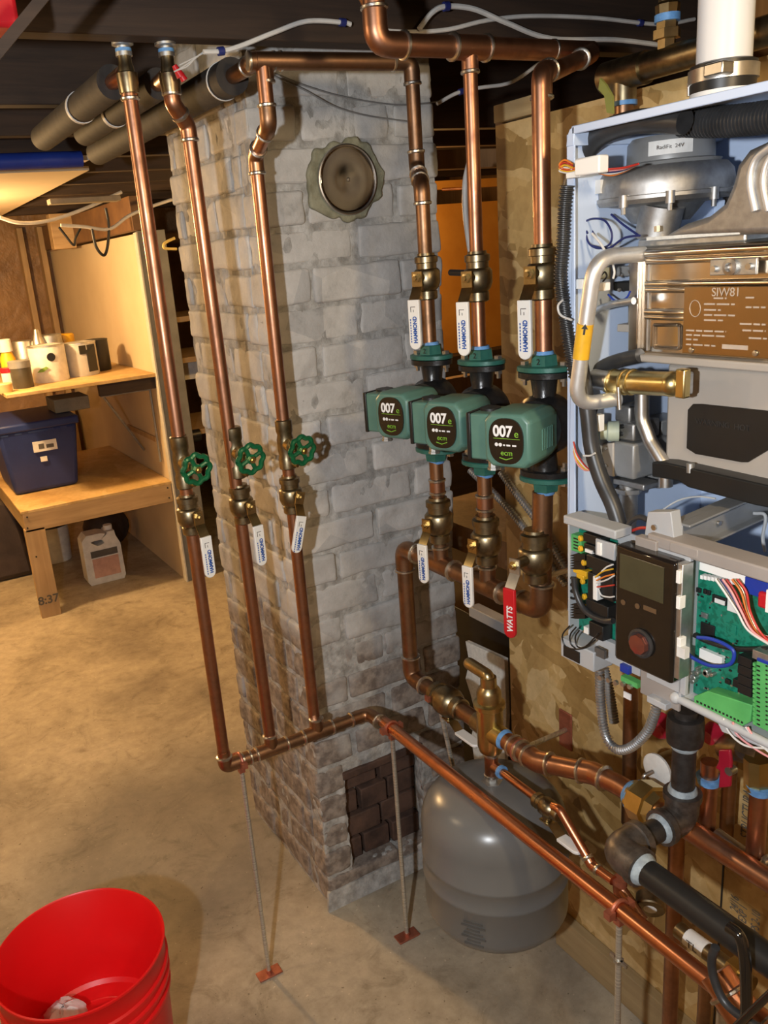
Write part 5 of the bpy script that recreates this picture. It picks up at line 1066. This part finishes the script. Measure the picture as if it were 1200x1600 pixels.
# hinge arm from tray to back
p0, p1 = oX(1055, 838, 0.79), oX(1200, 783, 1.06)
p1 = Vector((1.06, p0.y+0.02, p0.z+0.01))
ar = MB().obox((p0+p1)/2, (p1-p0)/2, (0, 0.010, 0), (0, 0, 0.0165)); ar.obox((p0+p1)/2+Vector((0, -0.012, 0.0165)), (p1-p0)/2, (0, 0.008, 0), (0, 0, 0.0015)); ar.obox((p0+p1)/2+Vector((0, -0.012, -0.0165)), (p1-p0)/2, (0, 0.008, 0), (0, 0, 0.0015))
arm = ar.build('tray_arm', 'grey_metal', B, 0.001)
for s in (0.25, 0.6): c_ = p0.lerp(p1, s)+Vector((0, -0.011, 0)); MB().cyl(c_, c_+Vector((0, -0.003, 0)), 0.003).build('arm_screw', 'steel', arm)
wire([(1030, 800), (1060, 782), (1090, 776), (1118, 779)], 0.90, 0.0012, 'wire_white', 'white_lead'); wire([(1178, 802), (1196, 806), (1192, 840), (1196, 862)], 0.93, 0.0022, 'tray', 'white_lead')
wire([(975, 835), (985, 815), (1000, 808), (1012, 812)], 0.80, 0.0035, 'hose'); wire([(985, 830), (1000, 825), (1012, 825)], 0.80, 0.002, 'redwire')
# condensate clear tubes at low left
MB().tube(PX([(930, 770), (930, 835)], 0.95), 0.016, n=18).build('clear_trap', mat('cloudy_plastic', (0.55, 0.62, 0.72), None, 0.2), B)
# ------------------------------------------------------------------ control tray (swung out, still part of the boiler)
TX_ = 0.772
tr = T('control_tray', 'swung-out grey control tray with circuit boards below the boiler', 'control panel', (TX_, 0.65, 0.95))
yl = oX(887, 930, TX_).y; yr = 0.36; zt2 = oX(925, 828, TX_).z; zb2 = oX(925, 1008, TX_).z
MB().box((TX_+0.022, yr, zb2), (TX_+0.026, yl, zt2)).build('back_plate', 'tray', tr, 0.001)
MB().box((TX_-0.004, oX(965, 840, TX_).y, zt2-0.002), (TX_+0.026, yl+0.004, zt2+0.010)).build('top_rim', 'tray', tr, 0.002)
MB().box((TX_, yl-0.003, zb2-0.03), (TX_+0.026, yl, zt2)).build('side_rim', 'tray', tr, 0.001)
yR = oX(1068, 1000, TX_).y
zt3 = oX(1140, 884, TX_).z; zb3 = oX(1140, 1122, TX_).z
MB().box((TX_-0.006, yr, zt3-0.004), (TX_+0.026, oX(1016, 860, TX_).y, zt3+0.012)).build('top_rim', 'tray_taupe', tr, 0.002)
MB().box((TX_-0.006, yr, zb3-0.010), (TX_+0.026, yR, zb3-0.002)).build('bottom_rim', 'tray', tr, 0.002)
MB().box((TX_-0.006, yR-0.004, zb3-0.006), (TX_+0.022, yR, zt3)).build('divider', 'tray', tr, 0.001)
MB().tube([(TX_-0.004, yR+0.002, zb3-0.004), (TX_-0.004, yr, zb3-0.008)], 0.005).build('bottom_tube', 'tray', tr)
MB().ball((TX_-0.004, yR+0.004, zb3-0.004), 0.008, 12).build('hinge_knob', 'tray', tr)
# left relay board
X2 = TX_+0.018
rbd = S('relay_board', 889, 833, 962, 992, X2, 0.003, 'pcb', tr)
tb_ = S('terminal_block', 888, 836, 908, 862, TX_+0.004, 0.014, 'term', rbd, 0.001)
q = MB()
for i in range(4): slab(q, 896, 841+i*5, 903, 843+i*5, TX_+0.0035, 0.002)
q.build('terminal_slots', 'black', tb_)
for x0, y0, x1, y1, m, X in ((911, 836, 938, 850, 'black', 0.0), (912, 851, 930, 862, 'black', 0.002), (916, 873, 955, 893, 'black', -0.004), (918, 895, 928, 940, 'black', 0.0), (925, 893, 958, 935, 'black', 0.002), (915, 942, 950, 966, 'black', -0.002), (920, 975, 942, 998, 'black', 0.0)):
    S('relay', x0, y0, x1, y1, TX_+X, 0.018, m, rbd, 0.001)
for px, py in ((909, 841), (909, 857), (914, 879), (912, 908), (915, 932), (915, 948)): MB().lathe(oX(px, py, TX_+0.004), (-1, 0.3, 0), [(0, 0.0042), (0.003, 0.0042), (0.004, 0.003)], 12).build('capacitor', 'yellow', rbd)
q = MB(); slab(q, 895, 890, 916, 898, TX_+0.003, 0.012); slab(q, 900, 898, 912, 905, TX_+0.003, 0.012); q.build('yellow_block', 'yellow', rbd, 0.001)
for py in (868, 880, 945, 957):
    q = MB()
    for k in range(3): P = PX([(890, py+k*4), (900, py-3+k*4), (914, py-2+k*4), (914, py+2+k*4), (899, py+2+k*4)], TX_+0.002); q.prism(P, (0.008, 0, 0))
    q.build('heat_sink', 'black', rbd)
for i, py in enumerate((905, 915, 925)): MB().torus(oX(895, py+4, TX_+0.004), (1, 0.3, 0), 0.006, 0.0018, 14, 6).build('wire_loop', 'black', rbd)
MB().tube(smooth(PX([(897, 903), (900, 925), (910, 948), (925, 962), (945, 970), (958, 970)], TX_-0.004)), 0.0042).build('black_lead', 'hose', rbd)
S('white_socket', 926, 901, 933, 938, TX_-0.004, 0.016, 'white', rbd, 0.001); S('white_socket', 914, 859, 925, 864, TX_+0.0, 0.01, 'white', rbd)
S('metal_bracket', 930, 846, 960, 872, TX_-0.002, 0.004, 'tray', rbd, 0.001)
S('white_socket', 932, 848, 939, 868, TX_-0.004, 0.008, 'white', rbd, 0.001); S('white_socket', 912, 980, 919, 990, TX_+0.004, 0.01, 'white', rbd)
def tw(pts, X, r, m, par): return MB().tube(smooth(PX(pts, X)), r, n=7).build('lead', m, par)
for pts, m in (([(930, 902), (942, 893), (958, 889)], 'yellow'), ([(932, 907), (945, 901), (960, 897)], 'orange'), ([(932, 911), (948, 906), (960, 899)], 'wire_white'), ([(933, 917), (946, 916), (960, 914)], 'redwire'), ([(935, 920), (940, 930), (952, 933), (960, 932)], 'wire_white'), ([(940, 893), (948, 886), (958, 882)], 'wire_white')): tw(pts, TX_-0.006, 0.0011, m, rbd)
# switch box hanging at lower left
sb = S('switch_box', 876, 1008, 928, 1038, 0.758, 0.035, 'tray', tr, 0.0015)
S('rocker_switch', 880, 1014, 905, 1031, 0.7565, 0.002, 'black', sb, 0.0005); S('side_window', 929, 1014, 944, 1027, 0.7615, 0.004, 'print_grey', sb)
for pts in ([(890, 978), (879, 992), (882, 1008), (895, 1014), (915, 1012), (930, 1000)], [(900, 980), (891, 992), (892, 1006), (900, 1014)], [(905, 985), (899, 995), (902, 1010), (915, 1010), (935, 990)]): tw(pts, 0.757, 0.0011, 'black', sb)
S('lower_rail', 925, 1008, 1000, 1040, TX_+0.006, 0.010, 'tray', tr, 0.001)
S('blue_trimmer', 968, 1040, 982, 1052, TX_, 0.008, 'blue', tr, 0.001); S('green_strip', 970, 1062, 996, 1070, TX_+0.004, 0.01, 'term', tr)
for px, py in ((940, 1058), (953, 1062), (964, 1066), (975, 1068), (986, 1072)): MB().cyl(oX(px, py, TX_+0.004), oX(px, py, TX_+0.004)+Vector((-0.004, 0, 0)), 0.0035, n=10).build('strip_screw', 'zinc', tr)
S('adhesive_tag', 974, 1083, 985, 1092, 0.80, 0.002, 'print_white', tr)
# display unit
XD = 0.748
ybk = slabdims(959, 866, 1053, 1050, XD)
DB = S('display_unit', 960, 864, 1053, 1051, XD, 0.022, 'black_gloss', tr, 0.004, )
S('display_bezel', 1054, 880, 1064, 1062, XD+0.004, 0.018, 'zinc', DB, 0.001)
S('display_back', 1012, 858, 1075, 1075, XD+0.018, 0.006, 'tray', DB, 0.001)
S('lcd_screen', 968, 876, 1037, 931, XD-0.0006, 0.002, 'screen', DB)
kc = oX(1002, 1005, XD-0.001)
MB().lathe(kc, (-1, 0, 0), [(0, 0.0185), (0.002, 0.0185), (0.003, 0.0155), (0.002, 0.014)], 32).build('dial_ring', 'hose', DB)
MB().lathe(kc, (-1, 0, 0), [(0, 0.0135), (0.008, 0.0125), (0.009, 0.0001)], 9).build('dial', mat('copper_tinted_dial', (0.38, 0.14, 0.11), None, 0.2, 0.8), DB)
q = MB()
for px, py in ((974, 941), (996, 947)): q.lathe(oX(px, py, XD-0.0005), (-1, 0, 0), [(0, 0.0035), (0.0008, 0.0035)], 14)
slab(q, 1005, 949, 1025, 956, XD-0.0010, 0.0008); q.build('button_marks', mat('bronze_print', (0.12, 0.07, 0.035), None, 0.4), DB)
for px, py in ((1056, 900), (1056, 940), (1057, 1005)): S('edge_connector', px, py-8, px+6, py+12, XD, 0.01, 'white', DB, 0.0005)
S('side_sticker', 1057, 1012, 1070, 1028, XD-0.001, 0.008, 'paper', DB)
S('display_holder', 1000, 1055, 1062, 1098, 0.775, 0.004, 'tray_taupe', tr, 0.001); S('holder_clip', 1010, 1094, 1040, 1104, 0.765, 0.012, 'tray', tr, 0.001)
S('top_clip', 992, 842, 1025, 860, 0.762, 0.012, 'tray_taupe', tr, 0.001)
P = PX([(1012, 800), (1048, 800), (1054, 850), (1006, 842)], 0.775); bk_ = MB().prism(P, (0.016, 0, 0)).build('arm_bracket', 'tray', tr, 0.001)
MB().cyl(oX(1023, 824, 0.7745), oX(1023, 824, 0.7745)+Vector((0.772-(0.7745), 0, 0)), 0.0035).build('bracket_screw', 'steel', bk_)
S('top_clip', 1046, 853, 1090, 868, 0.765, 0.02, 'tray_taupe', tr, 0.001)
# main board
X3 = TX_+0.016
MB().box((X3, yr, zb3), (X3+0.003, yR-0.004, zt3-0.004)).build('main_board', 'pcb', tr)
mbd = [o for o in ALLC() if o.name.startswith('main_board')][-1]
def cp(name, x0, y0, x1, y1, h, m, bev=0.0004): return S(name, x0, y0, x1, y1, X3-h, h, m, mbd, bev)
cp('header_socket', 1092, 889, 1165, 902, 0.012, 'white'); cp('choke', 1163, 906, 1200, 932, 0.014, 'blue')
q = MB(); 
for i in range(12): slab(q, 1094+i*5.8, 899+i*1.0, 1098+i*5.8, 905+i*1.0, X3-0.013, 0.008)
q.build('header_pins', 'white', mbd)
cp('red_transformer', 1182, 930, 1225, 956, 0.018, 'red', 0.003); cp('ribbon_tooth', 1196, 922, 1204, 958, 0.020, 'white')
cp('chip', 1094, 975, 1116, 995, 0.002, 'black'); cp('chip', 1098, 921, 1103, 928, 0.003, 'black'); cp('chip', 1104, 923, 1109, 930, 0.003, 'black'); cp('chip', 1087, 919, 1094, 926, 0.003, 'black'); cp('chip', 1112, 932, 1134, 944, 0.003, 'black')
cp('dip_switch', 1116, 937, 1132, 944, 0.004, 'paper'); cp('barcode_sticker', 1136, 938, 1160, 958, 0.001, 'paper'); cp('memory_card', 1095, 958, 1105, 966, 0.003, 'galv'); cp('coil', 1132, 975, 1150, 990, 0.0015, 'pcb')
for i in range(4): cp('relay', 1152, 1027+i*15, 1174, 1041+i*15, 0.016, 'black')
cp('relay_bank', 1144, 1066, 1172, 1078, 0.010, 'black'); cp('chip', 1132, 1062, 1140, 1069, 0.004, 'black')
rc = random.Random(11)
for i in range(11):
    px, py = 1085+rc.uniform(0, 50), 1036+rc.uniform(0, 26); r_ = rc.uniform(0.0022, 0.0036)
    MB().lathe(oX(px, py, X3), (-1, 0, 0), [(0, r_), (0.007, r_), (0.0078, r_*0.8)], 14).build('capacitor', 'zinc', mbd)
q = MB(); q2 = MB()
for i in range(90):
    px, py = 1084+rc.uniform(0, 100), 925+rc.uniform(0, 165); 
    if 1140 < px and py < 1000: continue
    (slab(q, px, py, px+rc.uniform(1.5, 4), py+rc.uniform(1.5, 3), X3-0.0012, 0.001) if i % 2 else slab(q2, px, py, px+rc.uniform(1.5, 4.5), py+rc.uniform(1.5, 3), X3-0.0012, 0.001))
q.build('resistors', 'zinc', mbd); q2.build('surface_chips', 'black', mbd)
cp('battery_socket', 1092, 1020, 1128, 1036, 0.006, 'white')
MB().tube(smooth(PX([(1070, 1012), (1080, 1026), (1110, 1040), (1140, 1038), (1147, 1020), (1135, 1008), (1110, 998), (1090, 996)], X3-0.020)), 0.0022).build('blue_loop_lead', 'blue', mbd)
MB().tube(smooth(PX([(1085, 992), (1110, 1004), (1150, 1014), (1200, 1014)], X3-0.010)), 0.003).build('black_lead', 'black', mbd)
for i, (m, dx) in enumerate((('wire_white', 0), ('redwire', 3), ('darkblue', -6), ('grey_metal', -10), ('orange', 12), ('brass', 16), ('redwire', 20), ('pink', -3), ('wire_white', -14))):
    MB().tube(smooth(PX([(1132+dx, 905), (1146+dx, 925), (1160+dx*0.6, 955), (1176+dx*0.5, 985), (1205, 1005+i*1.5-8)], X3-0.014-i*0.0012)), 0.0013).build('lead', m, mbd)
# big green terminal strips
P = PX([(1084, 1088), (1106, 1080), (1175, 1102), (1172, 1128), (1160, 1135), (1084, 1098)], X3-0.018)
ts = MB().prism(P, (0.018, 0, 0)).build('terminal_strip', 'term', mbd, 0.001)
q = MB()
for i in range(13): slab(q, 1088+i*5.8, 1095+i*2.7, 1091+i*5.8, 1098+i*2.7, X3-0.0186, 0.001)
q.build('terminal_slots', 'black', ts)
t2_ = MB(); slab(t2_, 1178, 1034, 1215, 1142, X3-0.020, 0.020); ts2 = t2_.build('terminal_strip', 'term', mbd, 0.001); q = MB(); q2 = MB()
for i in range(14): slab(q, 1182, 1040+i*7, 1187, 1042+i*7, X3-0.0208, 0.001); slab(q, 1196, 1040+i*7, 1199, 1042+i*7, X3-0.0208, 0.001); slab(q2, 1176, 1036+i*7, 1180, 1041+i*7, X3-0.0215, 0.004)
q.build('terminal_slots', 'black', ts2); q2.build('terminal_teeth', 'term', ts2)
cp('connector_cap', 1175, 1022, 1215, 1036, 0.022, 'galv'); cp('blue_clip', 1182, 1034, 1215, 1039, 0.0235, 'blue')
for i, pts in enumerate(([(1130, 1122), (1140, 1145), (1165, 1165), (1205, 1170)], [(1145, 1128), (1152, 1148), (1180, 1170), (1205, 1185)], [(1165, 1136), (1185, 1160), (1205, 1178)], [(1168, 1136), (1178, 1150), (1205, 1168)])):
    MB().tube(smooth(PX(pts, X3-0.022)), 0.0013).build('thermostat_lead', 'pink' if i % 2 else 'wire_white', mbd)
P = PX([(1120, 1128), (1145, 1140), (1205, 1165), (1205, 1175), (1150, 1152), (1128, 1144)], TX_-0.002); MB().prism(P, (0.01, 0, 0)).build('bottom_ledge', 'tray', tr, 0.001)
# ================================================================== FLUE AND BRASS OVER THE BOILER
VXX = 0.95; vp_ = oX(1130, 120, VXX); 
t = T('flue_pipe', 'white plastic flue pipe with steel band clamp on boiler top', 'flue pipe', (VXX, vp_.y, BZT))
MB().lathe((VXX, vp_.y, 0), (0, 0, 1), [(BZT, 0.046), (BZT+0.008, 0.046), (BZT+0.014, 0.037), (BZT+0.022, 0.036)], 40).build('base_collar', 'pvc', t)
zc_ = vz(VXX, vp_.y, 118)
MB().cyl((VXX, vp_.y, BZT+0.015), (VXX, vp_.y, 2.049), 0.0305, n=40).build('pipe', 'pvc', t)
cl_ = MB().lathe((VXX, vp_.y, zc_-0.007), (0, 0, 1), [(0, 0.0375), (0.0004, 0.0388), (0.015, 0.0388), (0.0154, 0.0375)], 40).build('band_clamp', 'steel', t)
MB().lathe((VXX, vp_.y, zc_-0.018), (0, 0, 1), [(0, 0.036), (0.03, 0.037), (0.032, 0.032)], 40).build('rubber_sleeve', 'black', t)
MB().box((VXX-0.045, vp_.y-0.034, zc_-0.005), (VXX-0.025, vp_.y-0.008, zc_+0.009)).build('clamp_screw', 'steel', cl_, 0.002)
tag(MB().cyl(oX(1076, 150, 0.93), oX(1076, 130, 0.93), 0.0022).build('small_stud', 'steel'), 'short steel stud standing on the boiler top left of the flue', 'stud')
bz = oX(985, 112, 1.022); by0, by1 = oX(968, 115, 1.022).y, 0.40
t = T('brass_manifold', 'dull thick brass pipe passing above the boiler behind the flue', 'pipe', (1.022, by0, bz.z))
MB().cyl((1.022, by0, bz.z), (1.022, by1, bz.z+0.004), 0.018, n=24).build('tube', 'brass_dark', t)
ty = oX(975, 118, 1.022).y
MB().cyl((1.022, ty+0.035, bz.z), (1.022, ty-0.04, bz.z), 0.0215, n=24).cyl((1.022, ty, bz.z), (1.022, ty, bz.z-0.036), 0.0175, n=20).build('tee', 'brass_dark', t)
MB().cyl((1.022, ty, bz.z-0.036), (1.022, ty, bz.z-0.042), 0.019).build('sealant_ring', 'tape', t)
MB().cyl((1.022, ty, bz.z-0.042), (1.022, ty, BZT+0.002), 0.014).lathe((1.022, ty, BZT+0.01), (0, 0, 1), [(0, 0.018), (0.014, 0.018)], 6).build('boiler_connection', 'copper_dark', t)
ay = oX(1042, 60, 1.022).y; 
k = MB().lathe((1.022, ay, bz.z+0.014), (0, 0, 1), [(0, 0.012), (0.012, 0.012), (0.013, 0.018), (0.024, 0.018), (0.025, 0.014), (0.034, 0.014)], 6); k.lathe((1.022, ay, bz.z+0.055), (0, 0, 1), [(0, 0.015), (0.012, 0.016), (0.016, 0.012), (0.022, 0.012)], 8); k.build('relief_fitting', 'brass', t)
MB().cyl((1.022, ay, bz.z+0.047), (1.022, ay, bz.z+0.056), 0.0165).build('sealant_ring', 'tape', t)
P = PX([(937, 122), (946, 132), (956, 150), (957, 178), (948, 176), (944, 150), (935, 140)], 0.96); tag(MB().prism(P, (0.004, 0, 0)).build('olive_strap', 'leaf'), 'olive green strap hanging left of the brass tee', 'strap')
# white cables overhead
def wc(pts, label, clips=(), r=0.0038):
    t = T('white_cable', label, 'cable', pts[0]); P = smooth(pts); MB().tube(P, r, n=8).build('cable', 'wire_white', t)
    for c in clips: 
        i = min(range(1, len(P)-1), key=lambda k: (P[k]-Vector(c)).length); d = (P[i+1]-P[i-1]).normalized(); MB().cyl(P[i]-d*0.005, P[i]+d*0.005, r*1.7, n=10).build('cable_clip', 'navy', t)
yj = 1.372
wc([oY(318, 81, yj), oY(345, 80, yj), oY(375, 72, yj), oY(430, 50, yj), oY(480, 33, yj), oY(535, 35, yj), oY(548, 38, yj)], 'white cable stapled along the joist above the chimney', (oY(345, 78, yj), oY(535, 34, yj)))
wc([oY(590, 47, yj), oY(640, 50, yj), oY(700, 46, yj), oY(760, 32, yj), oY(830, 25, yj), oY(930, 28, yj), oY(1030, 38, yj), oY(1085, 30, yj)], 'long white cable rising from behind the manifold to the flue pipe', (oY(1005, 36, yj),))
wc([oY(655, 45, 1.36), oY(675, 20, 1.36), oY(697, 10, 1.36), oY(740, 14, 1.36), oY(790, 35, 1.36), oY(860, 60, 1.36), oY(960, 62, 1.36), oY(1030, 70, 1.36)], 'thicker white cable crossing over the long white cable', (oY(695, 10, 1.36),), 0.0046)
wc([oY(683, 162, 1.5), oY(715, 145, 1.5), oY(750, 137, 1.5), oY(800, 128, 1.5), oY(848, 95, 1.5)], 'white cable sagging behind the middle pump riser top', (oY(718, 143, 1.5),), 0.0036)
for i, pts in enumerate(([(318, 81), (300, 95), (280, 108), (272, 112)], [(318, 81), (306, 90), (292, 104), (276, 110)], [(320, 82), (300, 92), (280, 102)])):
    tag(MB().tube(smooth([oY(a, b, 1.385) for a, b in pts]), 0.0011, n=6).build('thin_wire', 'wire_white'), ('lowest', 'middle', 'uppermost')[i]+' of three thin bare leads at the left end of the joist cable', 'wire', 'bare leads at the cable end')
tag(MB().lathe(oY(272, 102, 1.39), (0.4, 0, -0.7), [(0, 0.004), (0.018, 0.007), (0.019, 0.001)], 10).build('wire_nut', 'red'), 'upper of two small red wire connectors by the second riser top', 'wire connector')
tag(MB().lathe(oY(280, 112, 1.39), (0.4, 0, -0.7), [(0, 0.004), (0.014, 0.006), (0.015, 0.001)], 10).build('wire_nut', 'red'), 'lower of two small red wire connectors by the second riser top', 'wire connector')
for i, pts in enumerate(([(425, 118), (475, 140), (520, 165), (570, 180), (640, 190)], [(430, 115), (480, 135), (540, 152), (610, 163), (655, 162), (690, 158)])):
    tag(MB().tube(smooth([oY(a, b, 1.528) for a, b in pts]), 0.0016, n=6).build('thin_cable', 'grey_metal'), ('lower' if i == 0 else 'upper')+' thin grey cable draped across the top of chimney', 'cable')
# ================================================================== BUCKET
bc = Vector((0.110, 1.357, 0)); t = T('plastic_bucket', 'bright red plastic bucket on the floor at bottom left', 'bucket', bc)
MB().lathe(bc, (0, 0, 1), [(0, 0.0001), (0.0, 0.128), (0.004, 0.131), (0.235, 0.143), (0.238, 0.149), (0.246, 0.149), (0.249, 0.1445), (0.262, 0.1455), (0.265, 0.151), (0.272, 0.151), (0.275, 0.146), (0.290, 0.147), (0.293, 0.152), (0.299, 0.152), (0.302, 0.148), (0.338, 0.150), (0.341, 0.1525), (0.345, 0.1525), (0.346, 0.150), (0.343, 0.1475), (0.142, 0.135), (0.135, 0.128), (0.133, 0.0001)], 72).build('bucket_body', 'bucket', t)
MB().torus(bc+Vector((0, 0, 0.134)), (0, 0, 1), 0.092, 0.003, 48).build('bottom_ring', 'bucket', t)
rg = MB().ball(bc+Vector((-0.045, 0.052, 0.162)), 0.040, 24, 0.75); rr_ = random.Random(2)
for v in rg.V: v += Vector((rr_.uniform(-1, 1), rr_.uniform(-1, 1), rr_.uniform(-1, 1)))*0.0035
tag(rg.build('crumpled_rag', 'cloth'), 'crumpled white rag in the bottom of the red bucket', 'rag')
tag(MB().lathe(bc+Vector((-0.083, 0.04, 0.134)), (0, 0, 1), [(0, 0.016), (0.02, 0.016), (0.022, 0.012)], 14).build('dark_fitting', 'bag'), 'small dark fitting beside the rag in the bucket', 'fitting')
